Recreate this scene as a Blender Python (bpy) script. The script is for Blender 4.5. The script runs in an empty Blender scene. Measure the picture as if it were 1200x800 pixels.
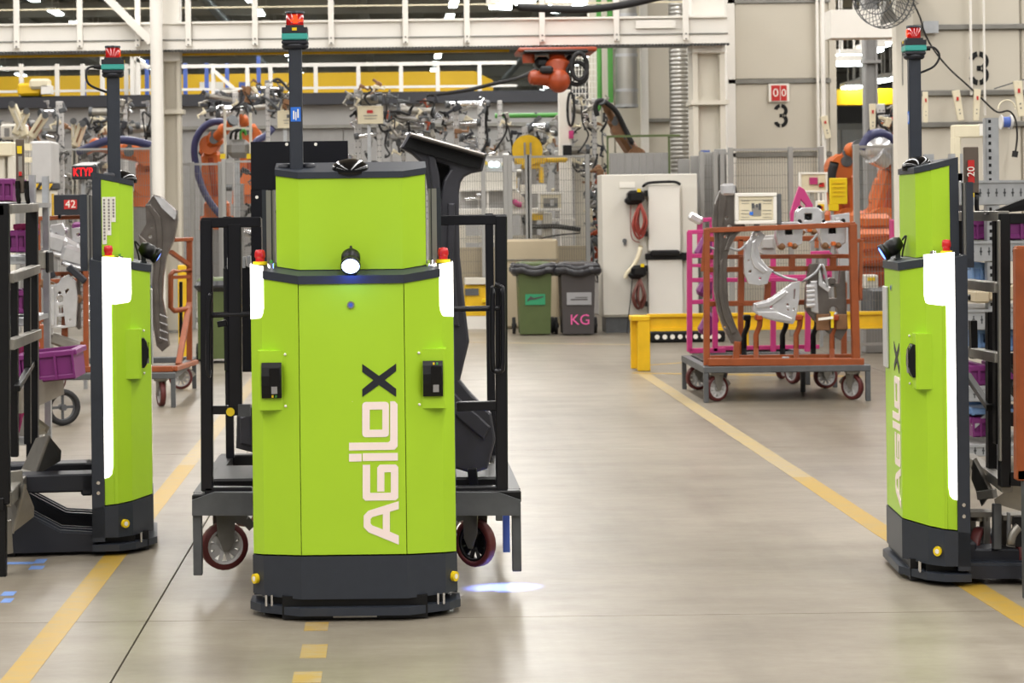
import bpy, math, random
from mathutils import Vector, Matrix
PI = math.pi
SC = bpy.context.scene
COL = SC.collection

# ------------------------------------------------------------------ camera
# Eye 1.7 m above the floor, looking along +Y (the aisle); 72 mm lens, shifted, slightly rolled.
CX, CY, F, H, RHO = 460.0, 242.0, 2400.0, 1.7, 0.012
cam = bpy.data.cameras.new('camera')
cam.sensor_width = 36.0
cam.lens = F / 1200 * 36
cam.shift_x = (600 - CX) / 1200
cam.shift_y = (CY - 400) / 1200
cam.clip_end = 400
cam.dof.use_dof = True
cam.dof.focus_distance = 8.6
cam.dof.aperture_fstop = 8.0
camo = bpy.data.objects.new('camera', cam)
COL.objects.link(camo)
camo.matrix_world = Matrix.Translation((0, 0, H)) @ Matrix.Rotation(PI / 2, 4, 'X') @ Matrix.Rotation(-RHO, 4, 'Z')
SC.camera = camo

# ------------------------------------------------------------------ world, lamps, exposure
w = bpy.data.worlds.new('world')
SC.world = w
w.use_nodes = True
w.node_tree.nodes['Background'].inputs[0].default_value = (1.0, 0.985, 0.97, 1)
w.node_tree.nodes['Background'].inputs[1].default_value = 0.22
SC.view_settings.view_transform = 'Standard'
SC.view_settings.look = 'None'
SC.view_settings.exposure = 0.07
SC.view_settings.gamma = 1.0
SC.view_settings.use_curve_mapping = False
SC.cycles.max_bounces = 6
SC.cycles.diffuse_bounces = 3
SC.cycles.glossy_bounces = 3
SC.cycles.transparent_max_bounces = 12
SC.cycles.sample_clamp_indirect = 4.0
SC.cycles.caustics_reflective = False
SC.cycles.caustics_refractive = False
LAMP_ROWS = [r * 5.8 for r in (-2.68, -1.66, -0.66, 0.31, 1.3, 2.3, 3.08, 3.82)]
for i, x in enumerate(LAMP_ROWS[1:6]):      # the fluorescent rows of the hall, near part (above the frame)
    l = bpy.data.lights.new('fluorescent_row', 'AREA')
    l.shape = 'RECTANGLE'
    l.size, l.size_y = 0.6, 58
    l.energy = 2450
    l.color = (1.0, 0.98, 0.95)
    o = bpy.data.objects.new('fluorescent_row', l)
    o.location = (x, 22, 7.4)
    COL.objects.link(o)

# ------------------------------------------------------------------ pixel helpers (photo frame 1200 x 800 -> real places)
cR, sR = math.cos(RHO), math.sin(RHO)
def P(px, py, Y):
    u, v = px - CX, CY - py
    return Vector(((u * cR + v * sR) / F * Y, Y, H + (-u * sR + v * cR) / F * Y))
def G(px, py):
    u, v = px - CX, CY - py
    v2 = -u * sR + v * cR
    Y = F * H / -v2
    return Vector(((u * cR + v * sR) / F * Y, Y, 0))
def S(*c):
    if len(c) == 1: c = (c[0],) * 3
    return tuple(((x / 255) / 12.92 if x / 255 <= .04045 else ((x / 255 + .055) / 1.055) ** 2.4) for x in c)

# ------------------------------------------------------------------ materials
M = {}
def mat(name, rgb, rough=.5, metal=0., var=0., scale=8., bump=0., emit=0., spec=.5, coat=0., stretch=None):
    m = bpy.data.materials.new(name); m.use_nodes = True
    nt = m.node_tree; b = nt.nodes['Principled BSDF']
    c = S(*rgb) + (1,)
    b.inputs['Base Color'].default_value = c
    b.inputs['Roughness'].default_value = rough
    b.inputs['Metallic'].default_value = metal
    b.inputs['Specular IOR Level'].default_value = spec
    b.inputs['Coat Weight'].default_value = coat
    if emit:
        b.inputs['Emission Color'].default_value = c
        b.inputs['Emission Strength'].default_value = emit
    if var or bump:
        tc = nt.nodes.new('ShaderNodeTexCoord'); n = nt.nodes.new('ShaderNodeTexNoise')
        n.inputs['Scale'].default_value = scale; n.inputs['Detail'].default_value = 5
        mp = nt.nodes.new('ShaderNodeMapping')
        if stretch: mp.inputs['Scale'].default_value = stretch
        nt.links.new(tc.outputs['Object'], mp.inputs[0]); nt.links.new(mp.outputs[0], n.inputs['Vector'])
        if var:
            r = nt.nodes.new('ShaderNodeValToRGB')
            r.color_ramp.elements[0].position = .3; r.color_ramp.elements[1].position = .7
            r.color_ramp.elements[0].color = tuple(max(0, x * (1 - var)) for x in c[:3]) + (1,)
            r.color_ramp.elements[1].color = tuple(min(1, x * (1 + var)) for x in c[:3]) + (1,)
            nt.links.new(n.outputs['Fac'], r.inputs[0]); nt.links.new(r.outputs[0], b.inputs['Base Color'])
        if bump:
            bp = nt.nodes.new('ShaderNodeBump'); bp.inputs['Strength'].default_value = bump; bp.inputs['Distance'].default_value = .01
            nt.links.new(n.outputs['Fac'], bp.inputs['Height']); nt.links.new(bp.outputs[0], b.inputs['Normal'])
    M[name] = m
    return m
mat('green', (169, 210, 46), .36, var=.02, scale=3, spec=.45)
mat('charcoal', (43, 48, 57), .42, var=.06, scale=20)
mat('charcoal_dark', (30, 32, 40), .5)
mat('black', (9, 9, 11), .42, spec=.35)
mat('brown_tag', (92, 80, 70), .5)
mat('gloss_black', (8, 8, 10), .12)
mat('navy_black', (9, 10, 18), .3, var=.2, scale=12)
mat('aluminium', (168, 166, 160), .35, .85)
mat('chrome', (225, 225, 228), .15, 1.)
mat('lamp_white', (255, 252, 246), .4, emit=2.2)
mat('tube_light', (240, 252, 250), .4, emit=16.)
mat('blue_lamp', (190, 212, 255), .3, emit=6.)
mat('blue_lens', (90, 130, 255), .2, emit=5.)
mat('red_plastic', (196, 30, 34), .35)
mat('red_window', (170, 18, 16), .15, spec=.8)
mat('red_glow', (255, 60, 20), .3, emit=1.6)
mat('red_led', (255, 24, 30), .3, emit=1.3)
mat('button_light', (225, 250, 250), .3, emit=2.5)
mat('teal', (60, 160, 150), .4)
mat('yellow_plastic', (232, 200, 20), .4)
mat('yellow_paint', (222, 178, 20), .45, var=.1, scale=6)
mat('logo_white', (250, 232, 226), .45)
mat('logo_dark', (28, 30, 38), .45)
mat('steel_dark', (92, 94, 96), .5, .4, var=.15, scale=10, bump=.1)
mat('steel_bare', (150, 146, 138), .42, .75, var=.18, scale=6, bump=.15)
mat('sheet_silver', (224, 224, 226), .26, .7, var=.12, scale=9, bump=.3)
mat('sheet_grey', (112, 106, 101), .28, .7, var=.2, scale=7, bump=.25)
mat('sheet_black', (66, 66, 72), .38, .3, var=.15, scale=6)
mat('orange_frame', (140, 70, 32), .42, var=.14, scale=9)
mat('orange_robot', (198, 100, 42), .4, var=.05, scale=5)
mat('orange_dark', (152, 60, 20), .45, var=.15, scale=6)
mat('brown_robot', (128, 92, 62), .45, .2, var=.2, scale=9)
mat('magenta', (184, 54, 116), .45, var=.05)
mat('purple_crate', (112, 36, 102), .45, var=.06, scale=5)
mat('blue_crate', (116, 150, 196), .45, var=.08)
mat('blue_paint', (70, 96, 170), .45)
mat('tyre_maroon', (92, 36, 34), .55, var=.1)
mat('rubber', (26, 25, 26), .7)
mat('hose_blue', (52, 54, 92), .45)
mat('white_paint', (232, 228, 220), .5, var=.03, scale=2)
mat('offwhite', (212, 206, 192), .55, var=.04, scale=2)
mat('cream', (222, 212, 184), .5, var=.04)
mat('cabinet', (214, 210, 200), .5, var=.03, scale=1.5)
mat('booth', (196, 189, 174), .6, var=.05, scale=.6)
mat('booth_rail', (128, 126, 120), .45, .5, var=.1)
mat('grey_paint', (138, 136, 134), .5, var=.05)
mat('grey_light', (188, 186, 184), .5, var=.04)
mat('galv', (172, 174, 176), .4, .6, var=.1, scale=14)
mat('fence_wire', (126, 124, 118), .45, .3)
mat('fence_post', (158, 157, 154), .45, .3)
mat('green_pipe', (76, 150, 62), .4)
mat('bin_green', (78, 92, 50), .5, var=.06)
mat('bin_dark', (66, 62, 62), .5, var=.06)
mat('bag', (44, 44, 48), .3, bump=.4, scale=30)
mat('beige', (178, 164, 138), .7, var=.08, scale=2)
mat('red_cable', (150, 62, 52), .55)
mat('red_cable_dark', (104, 58, 50), .55)
mat('pink_print', (226, 96, 160), .5)
mat('green_print', (40, 140, 96), .5)
mat('grey_print', (150, 150, 152), .5)
mat('paper', (236, 232, 222), .6)
mat('print_grey', (140, 136, 128), .6)
mat('sign_red', (190, 36, 32), .5)
mat('ceiling', (186, 180, 170), .8, var=.12, scale=.5)
mat('ceiling_beam', (205, 200, 190), .7)
mat('wall_grey', (158, 155, 152), .6, var=.05, scale=1)
mat('band_dark', (42, 42, 48), .6)
mat('crane_yellow', (236, 190, 16), .5, var=.05, scale=1)
mat('joint', (50, 42, 34), .9)
mat('blue_tape', (104, 134, 190), .6, var=.08)
mat('blue_sticker', (40, 110, 210), .5)

def floor_mat():
    m = bpy.data.materials.new('concrete'); m.use_nodes = True; nt = m.node_tree; b = nt.nodes['Principled BSDF']
    geo = nt.nodes.new('ShaderNodeNewGeometry')
    def noise(scale, sx, sy, detail=6, rough=.6):
        mp = nt.nodes.new('ShaderNodeMapping'); mp.inputs['Scale'].default_value = (sx, sy, 1)
        n = nt.nodes.new('ShaderNodeTexNoise'); n.inputs['Scale'].default_value = scale; n.inputs['Detail'].default_value = detail; n.inputs['Roughness'].default_value = rough
        nt.links.new(geo.outputs['Position'], mp.inputs[0]); nt.links.new(mp.outputs[0], n.inputs['Vector'])
        return n.outputs['Fac']
    def ramp(f, p0, c0, p1, c1):
        r = nt.nodes.new('ShaderNodeValToRGB'); e = r.color_ramp.elements
        e[0].position, e[1].position = p0, p1; e[0].color = c0 + (1,); e[1].color = c1 + (1,)
        nt.links.new(f, r.inputs[0]); return r.outputs[0]
    def mix(a, c, fac, mode='MULTIPLY'):
        x = nt.nodes.new('ShaderNodeMixRGB'); x.blend_type = mode; x.inputs[0].default_value = fac
        nt.links.new(a, x.inputs[1]); nt.links.new(c, x.inputs[2]); return x.outputs[0]
    base = ramp(noise(.5, 1, .6), .3, S(127, 119, 106), .72, S(157, 149, 135))
    streak = ramp(noise(1.6, .6, 1.6, 9, .75), .32, S(206, 202, 198), .62, (1, 1, 1))
    fine = ramp(noise(11, .7, 1.5, 8, .8), .3, S(220, 217, 213), .65, (1, 1, 1))
    tyre = ramp(noise(.9, 2.4, .25, 5, .6), .28, S(196, 192, 188), .5, (1, 1, 1))
    c = mix(mix(mix(base, streak, .7), fine, .6), tyre, .45)
    sep = nt.nodes.new('ShaderNodeSeparateXYZ'); nt.links.new(geo.outputs['Position'], sep.inputs[0])
    ad = nt.nodes.new('ShaderNodeMath'); ad.operation = 'MULTIPLY_ADD'; ad.inputs[1].default_value = 1.6
    nt.links.new(noise(.7, 1, .8), ad.inputs[0]); nt.links.new(sep.outputs['X'], ad.inputs[2])
    mr = nt.nodes.new('ShaderNodeMapRange'); mr.inputs['From Min'].default_value = 3.0; mr.inputs['From Max'].default_value = 5.2
    nt.links.new(ad.outputs[0], mr.inputs['Value'])
    c = mix(c, ramp(mr.outputs[0], 0, (1, 1, 1), 1, S(214, 211, 207)), 1)      # the unswept floor beside the lane
    nt.links.new(c, b.inputs['Base Color'])
    rr = nt.nodes.new('ShaderNodeMapRange'); rr.inputs['To Min'].default_value = .27; rr.inputs['To Max'].default_value = .44
    nt.links.new(noise(2.2, .6, 1.6), rr.inputs['Value']); nt.links.new(rr.outputs[0], b.inputs['Roughness'])
    b.inputs['Specular IOR Level'].default_value = .42
    M['concrete'] = m
floor_mat()
def worn_mat(name, rgb, under, amount):
    m = bpy.data.materials.new(name); m.use_nodes = True; nt = m.node_tree; b = nt.nodes['Principled BSDF']
    geo = nt.nodes.new('ShaderNodeNewGeometry'); mp = nt.nodes.new('ShaderNodeMapping'); mp.inputs['Scale'].default_value = (3, 8, 1)
    n = nt.nodes.new('ShaderNodeTexNoise'); n.inputs['Scale'].default_value = 2.2; n.inputs['Detail'].default_value = 8; n.inputs['Roughness'].default_value = .7
    r = nt.nodes.new('ShaderNodeValToRGB'); e = r.color_ramp.elements
    e[0].position, e[1].position = amount - .12, amount + .12
    e[0].color = S(*under) + (1,); e[1].color = S(*rgb) + (1,)
    nt.links.new(geo.outputs['Position'], mp.inputs[0]); nt.links.new(mp.outputs[0], n.inputs['Vector'])
    nt.links.new(n.outputs['Fac'], r.inputs[0]); nt.links.new(r.outputs[0], b.inputs['Base Color'])
    b.inputs['Roughness'].default_value = .45
    M[name] = m
worn_mat('line_yellow', (166, 134, 48), (150, 132, 90), .42)
worn_mat('line_faded', (168, 146, 92), (154, 140, 114), .5)
worn_mat('line_dash', (160, 130, 56), (156, 140, 110), .5)

# ------------------------------------------------------------------ mesh building
def basis(d):
    d = d.normalized()
    a = Vector((0, 0, 1)) if abs(d.z) < .95 else Vector((0, 1, 0))
    x = d.cross(a).normalized(); y = x.cross(d).normalized()
    return x, y
class MB:
    def __init__(s): s.v = []; s.f = []; s.sm = []
    def add(s, vs, fs, smooth=False):
        n = len(s.v); s.v += [Vector(v) for v in vs]
        for f in fs: s.f.append([i + n for i in f]); s.sm.append(smooth)
        return s
    def box(s, c, size, rot=None, bev=0):
        hx, hy, hz = (a / 2 for a in size); c = Vector(c)
        if bev <= 0:
            vs = [(x * hx, y * hy, z * hz) for x in (-1, 1) for y in (-1, 1) for z in (-1, 1)]
            fs = [(0, 1, 3, 2), (4, 6, 7, 5), (0, 4, 5, 1), (2, 3, 7, 6), (0, 2, 6, 4), (1, 5, 7, 3)]
        else:
            b = min(bev, hx * .9, hy * .9, hz * .9); vs = []; ix = {}
            for x in (-1, 1):
                for y in (-1, 1):
                    for z in (-1, 1):
                        for k in range(3):
                            p = [x * (hx - b), y * (hy - b), z * (hz - b)]; p[k] = (x * hx, y * hy, z * hz)[k]
                            ix[(x, y, z, k)] = len(vs); vs.append(tuple(p))
            fs = []
            for k in range(3):
                i, j = (k + 1) % 3, (k + 2) % 3
                for sg in (-1, 1):
                    q = []
                    for a, b2 in ((-1, -1), (1, -1), (1, 1), (-1, 1)):
                        t = [0, 0, 0]; t[k] = sg; t[i] = a; t[j] = b2; q.append(ix[(*t, k)])
                    fs.append(q if sg > 0 else q[::-1])
                for a in (-1, 1):
                    for b2 in (-1, 1):
                        t0 = [0, 0, 0]; t1 = [0, 0, 0]; t0[k] = -1; t1[k] = 1
                        for t in (t0, t1): t[i] = a; t[j] = b2
                        q = [ix[(*t0, i)], ix[(*t1, i)], ix[(*t1, j)], ix[(*t0, j)]]
                        fs.append(q if a * b2 > 0 else q[::-1])
            for x in (-1, 1):
                for y in (-1, 1):
                    for z in (-1, 1):
                        q = [ix[(x, y, z, k)] for k in range(3)]
                        fs.append(q if x * y * z > 0 else q[::-1])
        vs = [Vector(v) for v in vs]
        if rot is not None: vs = [rot @ v for v in vs]
        return s.add([v + c for v in vs], fs)
    def bx(s, x0, x1, y0, y1, z0, z1, bev=0):
        return s.box(((x0 + x1) / 2, (y0 + y1) / 2, (z0 + z1) / 2), (x1 - x0, y1 - y0, z1 - z0), None, bev)
    def bar(s, a, b, w, h=None, bev=0):
        a, b = Vector(a), Vector(b); d = b - a; h = h or w
        x, y = basis(d); R = Matrix((x, y, d.normalized())).transposed()
        if R.determinant() < 0: R = Matrix((-x, y, d.normalized())).transposed()
        return s.box((a + b) / 2, (w, h, d.length), R, bev)
    def cyl(s, a, b, r0, r1=None, n=12, cap=True):
        a, b = Vector(a), Vector(b); r1 = r0 if r1 is None else r1
        x, y = basis(b - a); vs = []
        for p, r in ((a, r0), (b, r1)):
            for i in range(n):
                t = 2 * PI * i / n; vs.append(p + (x * math.cos(t) + y * math.sin(t)) * r)
        s.add(vs, [(i, (i + 1) % n, n + (i + 1) % n, n + i) for i in range(n)], True)
        if cap:
            s.add(vs[:n], [tuple(range(n))[::-1]]); s.add(vs[n:], [tuple(range(n))])
        return s
    def tube(s, path, r, n=8, closed=False):
        pts = [Vector(p) for p in path]; k = len(pts); vs = []; px = None
        for i, p in enumerate(pts):
            d = (pts[(i + 1) % k] - pts[i - 1]) if closed or 0 < i < k - 1 else (pts[1] - pts[0] if i == 0 else pts[-1] - pts[-2])
            d = d.normalized() if d.length > 1e-9 else Vector((0, 0, 1))
            if px is None: x, y = basis(d)
            else:
                x = (px - d * px.dot(d))
                x = x.normalized() if x.length > 1e-6 else basis(d)[0]
                y = d.cross(x)
            px = x
            rr = r[i] if isinstance(r, (list, tuple)) else r
            for j in range(n):
                t = 2 * PI * j / n; vs.append(p + (x * math.cos(t) + y * math.sin(t)) * rr)
        fs = []
        for i in range(k if closed else k - 1):
            for j in range(n):
                a, b = i * n + j, i * n + (j + 1) % n; c, d2 = ((i + 1) % k) * n + (j + 1) % n, ((i + 1) % k) * n + j
                fs.append((a, b, c, d2))
        s.add(vs, fs, True)
        if not closed:
            s.add(vs[:n], [tuple(range(n))[::-1]]); s.add(vs[-n:], [tuple(range(n))])
        return s
    def lathe(s, prof, n=20, o=(0, 0, 0), ax=(0, 0, 1)):
        o, ax = Vector(o), Vector(ax).normalized(); x, y = basis(ax); vs = []
        for r, h in prof:
            for i in range(n):
                t = 2 * PI * i / n; vs.append(o + ax * h + (x * math.cos(t) + y * math.sin(t)) * max(r, 1e-4))
        fs = []
        for k in range(len(prof) - 1):
            for i in range(n):
                fs.append((k * n + i, k * n + (i + 1) % n, (k + 1) * n + (i + 1) % n, (k + 1) * n + i))
        return s.add(vs, fs, True)
    def prism(s, plan, zlo, zhi):       # plan: x,y points; zlo/zhi numbers or functions of (x,y)
        fl = zlo if callable(zlo) else (lambda x, y: zlo); fh = zhi if callable(zhi) else (lambda x, y: zhi)
        n = len(plan); vs = [(x, y, fl(x, y)) for x, y in plan] + [(x, y, fh(x, y)) for x, y in plan]
        ar = sum(plan[i][0] * plan[(i + 1) % n][1] - plan[(i + 1) % n][0] * plan[i][1] for i in range(n))
        fs = [(i, (i + 1) % n, n + (i + 1) % n, n + i) for i in range(n)] + [tuple(range(n, 2 * n)), tuple(range(n))[::-1]]
        if ar < 0: fs = [f[::-1] for f in fs]
        return s.add(vs, fs)
    def extr(s, poly, o, ux, uy, depth):  # polygon in a plane, pulled along the normal
        o, ux, uy = Vector(o), Vector(ux), Vector(uy); nn = ux.cross(uy).normalized(); n = len(poly)
        a = [o + ux * p[0] + uy * p[1] for p in poly]; b = [q + nn * depth for q in a]
        ar = sum(poly[i][0] * poly[(i + 1) % n][1] - poly[(i + 1) % n][0] * poly[i][1] for i in range(n))
        fs = [(i, (i + 1) % n, n + (i + 1) % n, n + i) for i in range(n)] + [tuple(range(n, 2 * n)), tuple(range(n))[::-1]]
        if (ar < 0) != (depth < 0): fs = [f[::-1] for f in fs]
        return s.add(a + b, fs)
    def ball(s, c, r, n=12, m=8, sq=(1, 1, 1)):
        c = Vector(c); vs = []; 
        for i in range(m + 1):
            ph = PI * i / m
            for j in range(n):
                t = 2 * PI * j / n
                vs.append(c + Vector((math.sin(ph) * math.cos(t) * r * sq[0], math.sin(ph) * math.sin(t) * r * sq[1], math.cos(ph) * r * sq[2])))
        fs = [(i * n + j, (i + 1) * n + j, (i + 1) * n + (j + 1) % n, i * n + (j + 1) % n) for i in range(m) for j in range(n)]
        return s.add(vs, fs, True)
    def mesh(s, me, mw=None):
        vs = [(mw @ v.co if mw else v.co.copy()) for v in me.vertices]
        return s.add(vs, [tuple(p.vertices) for p in me.polygons])
    def pbox(s, x0, y0, x1, y1, Y, d, bev=0):   # a box whose front face fills this rectangle of the photo when it stands at depth Y
        c = P((x0 + x1) / 2, (y0 + y1) / 2, Y); hz = abs(y1 - y0) / F * Y / 2; zl = max(c.z - hz, 0.0)
        return s.box((c.x, Y + d / 2, (zl + c.z + hz) / 2), (abs(x1 - x0) / F * Y, d, c.z + hz - zl), None, bev)
    def build(s, name, m, parent=None, local=False):
        off = Vector((0, 0, 0))
        if parent is not None and not local:
            r = parent
            while r.parent is not None: r = r.parent
            off = r.location
        me = bpy.data.meshes.new(name)
        me.from_pydata([tuple(v - off) for v in s.v], [], s.f)
        me.polygons.foreach_set('use_smooth', s.sm)
        me.materials.append(M[m] if isinstance(m, str) else m)
        me.update()
        o = bpy.data.objects.new(name, me); COL.objects.link(o)
        if parent is not None: o.parent = parent
        return o
def fill2d(polys, depth=0., bevel=0.):
    cu = bpy.data.curves.new('tmp', 'CURVE'); cu.dimensions = '2D'; cu.fill_mode = 'BOTH' if depth or bevel else 'BACK'
    cu.extrude = depth / 2; cu.bevel_depth = bevel; cu.bevel_resolution = 1
    for p in polys:
        sp = cu.splines.new('POLY'); sp.points.add(len(p) - 1)
        for q, (x, y) in zip(sp.points, p): q.co = (x, y, 0, 1)
        sp.use_cyclic_u = True
    return _tomesh(cu)
def _tomesh(cu):
    o = bpy.data.objects.new('tmp', cu); me = bpy.data.meshes.new_from_object(o)
    bpy.data.objects.remove(o); bpy.data.curves.remove(cu)
    return me
def text2d(body, size, depth=.002):
    cu = bpy.data.curves.new('tmp', 'FONT'); cu.body = body; cu.size = size; cu.extrude = depth / 2; cu.align_x = 'CENTER'; cu.align_y = 'CENTER'
    cu.resolution_u = 3
    return _tomesh(cu)
def plane_mat(o, ux, uy):
    ux, uy = Vector(ux).normalized(), Vector(uy).normalized(); n = ux.cross(uy)
    return Matrix.Translation(o) @ Matrix((ux, uy, n)).transposed().to_4x4()
FRONT = ((1, 0, 0), (0, 0, 1))        # plane facing the camera side (-Y)
def thing(name, label, cat, loc=(0, 0, 0), rotz=0., group=None):
    o = bpy.data.objects.new(name, None); COL.objects.link(o); o.empty_display_size = .1
    o.location = loc; o.rotation_euler = (0, 0, rotz); o['label'] = label; o['category'] = cat
    if group: o['group'] = group
    return o
def tag(o, label, cat, group=None, kind=None):
    o['label'] = label; o['category'] = cat
    if group: o['group'] = group
    if kind: o['kind'] = kind
    return o
def struct(o): o['kind'] = 'structure'; return o
def stuff(o): o['kind'] = 'stuff'; return o
def smooth_path(pts, sub=6):
    pts = [Vector(p) for p in pts]; out = []
    for i in range(len(pts) - 1):
        p0 = pts[max(i - 1, 0)]; p1 = pts[i]; p2 = pts[i + 1]; p3 = pts[min(i + 2, len(pts) - 1)]
        for k in range(sub):
            t = k / sub
            out.append(.5 * ((2 * p1) + (p2 - p0) * t + (2 * p0 - 5 * p1 + 4 * p2 - p3) * t * t + (3 * p1 - p0 - 3 * p2 + p3) * t ** 3))
    return out + [pts[-1]]
def arc(cx, cy, r, a0, a1, n=10):
    return [(cx + r * math.cos(math.radians(a0 + (a1 - a0) * i / n)), cy + r * math.sin(math.radians(a0 + (a1 - a0) * i / n))) for i in range(n + 1)]
def rrect(x0, y0, x1, y1, r, n=3):
    return arc(x1 - r, y1 - r, r, 0, 90, n) + arc(x0 + r, y1 - r, r, 90, 180, n) + arc(x0 + r, y0 + r, r, 180, 270, n) + arc(x1 - r, y0 + r, r, 270, 360, n)
# ------------------------------------------------------------------ the hall: floor, roof, far walls
fl = struct(MB().bx(-40, 40, -6, 118, -.4, -.012).build('floor', 'joint'))
XJ = [-1.035 + k * 5.9 for k in range(-4, 6)]
YJ = [8.46 + k * 5.75 for k in range(-2, 9)]
for i in range(len(XJ) - 1):
    for j in range(len(YJ) - 1):
        MB().bx(XJ[i] + .004, XJ[i + 1] - .004, YJ[j] + .0025, YJ[j + 1] - .0025, -.012, 0).build('slab', 'concrete', fl)
MB().bx(-40, 40, YJ[-1], 118, -.012, 0).build('slab', 'concrete', fl)
MB().bx(-40, XJ[0], -6, YJ[-1], -.012, 0).build('slab', 'concrete', fl)
MB().bx(XJ[-1], 40, -6, YJ[-1], -.012, 0).build('slab', 'concrete', fl)
MB().bx(XJ[0], XJ[-1], -6, YJ[0], -.012, 0).build('slab', 'concrete', fl)
def strip(name, m, x0, y0, x1, y1, z=.0012):
    return MB().bx(x0, x1, y0, y1, -.002, z).build(name, m, fl)
def line(name, m, a, b, wd):
    a, b = Vector(a), Vector(b); d = (b - a).normalized(); n = Vector((-d.y, d.x, 0)) * wd / 2
    pl = [(a - n).xy, (b - n).xy, (b + n).xy, (a + n).xy]
    return MB().prism([tuple(p) for p in pl], -.002, .0012).build(name, m, fl)
a = G(134, 652); b = G(16, 800)
xl = (a.x + b.x) / 2
line('yellow_line', 'line_yellow', (xl, 5, 0), (xl, 13.6, 0), .112)
line('yellow_line', 'line_faded', (xl, 13.6, 0), (xl, 24, 0), .112)
xa = G(1140, 687); xb = G(1039, 625); xc = G(755, 438)
line('yellow_line', 'line_yellow', xa + (xa - xb) * 4, xb, .125)
line('yellow_line', 'line_yellow', xb, G(940, 559), .125)
line('yellow_line', 'line_faded', G(940, 559), xc, .125)
line('yellow_line', 'line_yellow', G(742, 437), G(1010, 441), .1)
line('yellow_line', 'line_faded', G(545, 401), G(760, 404), .1)
line('yellow_line', 'line_yellow', G(756, 428), G(826, 423), .07)
for x0, y0, x1, y1 in ((356, 729, 384, 739), (351, 755, 382, 771), (342, 787, 376, 800)):
    p = G((x0 + x1) / 2, y1); q = G((x0 + x1) / 2, y0); wd = (x1 - x0) / F * p.y
    strip('yellow_dash', 'line_dash', p.x - wd / 2, p.y, p.x + wd / 2, q.y)
for x0, y0, x1, y1 in ((0, 658.5, 38, 661), (38, 655, 51, 660), (33, 663, 49, 667), (0, 693, 15, 698), (0, 701, 12, 706)):
    p = G((x0 + x1) / 2, y1); q = G((x0 + x1) / 2, y0); wd = (x1 - x0) / F * p.y
    strip('blue_tape', 'blue_tape', p.x - wd / 2, p.y, p.x + wd / 2, q.y)

ce = struct(MB().bx(-42, 42, -8, 118, 8.3, 8.45).build('ceiling', 'ceiling'))
mb = MB()
for i in range(70): 
    x = -42 + i * 1.2
    mb.bx(x, x + .5, 45, 118, 8.2, 8.32)
stuff(mb.build('roof_rib', 'ceiling', ce))
for y in range(56, 118, 8):
    MB().bx(-42, 42, y, y + .3, 7.75, 8.2).build('purlin', 'ceiling_beam', ce)
for x in (-22, -12.5, -1, 8, 15, 26):
    MB().bx(x, x + .28, 48, 118, 7.85, 8.2).build('girder', 'ceiling_beam', ce)
for x in (-26, -5.2, 5.3, 19):
    MB().cyl((x, 48, 7.6), (x, 117, 7.6), .14, n=8).build('sprinkler_pipe', 'galv', ce)
struct(MB().bx(-42, 42, 117, 117.3, -.01, 8.3).build('wall_back', 'wall_grey'))

# luminaires of the far part of the hall
lum_me = None
for r, x in enumerate(LAMP_ROWS):
    k = 0
    for y in range(50, 116, 4):
        yy = y + (r % 3) * .9
        if r in (5, 6, 7): continue
        t = thing('ceiling_light', 'white tube luminaire in the %s row from the left under the far roof' % ('first', 'second', 'third', 'fourth', 'fifth')[r], 'ceiling light', (x, yy, 7.4), 0, 'luminaires of the %s roof row' % ('first', 'second', 'third', 'fourth', 'fifth')[r])
        if lum_me is None:
            a = MB().bx(-.14, .14, -.8, .8, .03, .1).bx(-.01, .01, -.6, -.55, .1, .9).bx(-.01, .01, .55, .6, .1, .9).build('housing', 'white_paint', t, True)
            b = MB().bx(-.11, .11, -.78, .78, -.02, .03).build('diffuser', 'tube_light', t, True)
            lum_me = (a, b)
        else:
            for q in lum_me:
                c = q.copy(); COL.objects.link(c); c.parent = t
lights_right = [((1005, 68), 0), ((1020, 60), 0), ((1028, 54), 0), ((1042, 47), 0), ((983, 68), 0), ((997, 103), 0), ((1005, 101), 0), ((1013, 98), 0), ((1030, 95), 0), ((1040, 93), 0)]
for i, ((px, py), kk) in enumerate(lights_right):
    Y = 45 if py < 80 else 60
    p = P(px, py, Y)
    t = thing('ceiling_light', ('small bright luminaire in the upper row of the right bay below the fan' if py < 80 else 'small bright luminaire in the lower row of the right bay at the yellow girder'), 'ceiling light', p, 0, 'upper luminaires in the right bay' if py < 80 else 'lower luminaires in the right bay')
    for q in lum_me:
        c = q.copy(); COL.objects.link(c); c.parent = t; c.scale = (1.6, .6, 1.6)
p = P(998, 75, 40)
t = thing('ceiling_light', 'long horizontal tube luminaire in the bay below the fan', 'ceiling light', p, PI / 2)
for q in lum_me:
    c = q.copy(); COL.objects.link(c); c.parent = t; c.scale = (1.2, .4, 1.6)
for q, (px, py, ln) in enumerate(((600, 6, 1.0), (672, 4, 1.1))):
    p = P(px, py, 40)
    t = thing('ceiling_light', ('bright angled luminaire above the walkway centre', 'bright luminaire above the orange hanging robot')[q], 'ceiling light', p, .35)
    for c0 in lum_me:
        c = c0.copy(); COL.objects.link(c); c.parent = t; c.scale = (2, ln * .8, 1.5)
p = P(658, 13, 36)
t = thing('ceiling_light', 'flat horizontal luminaire just above the walkway beam', 'ceiling light', p, PI / 2)
for c0 in lum_me:
    c = c0.copy(); COL.objects.link(c); c.parent = t; c.scale = (1.1, .22, 1.2)

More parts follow.
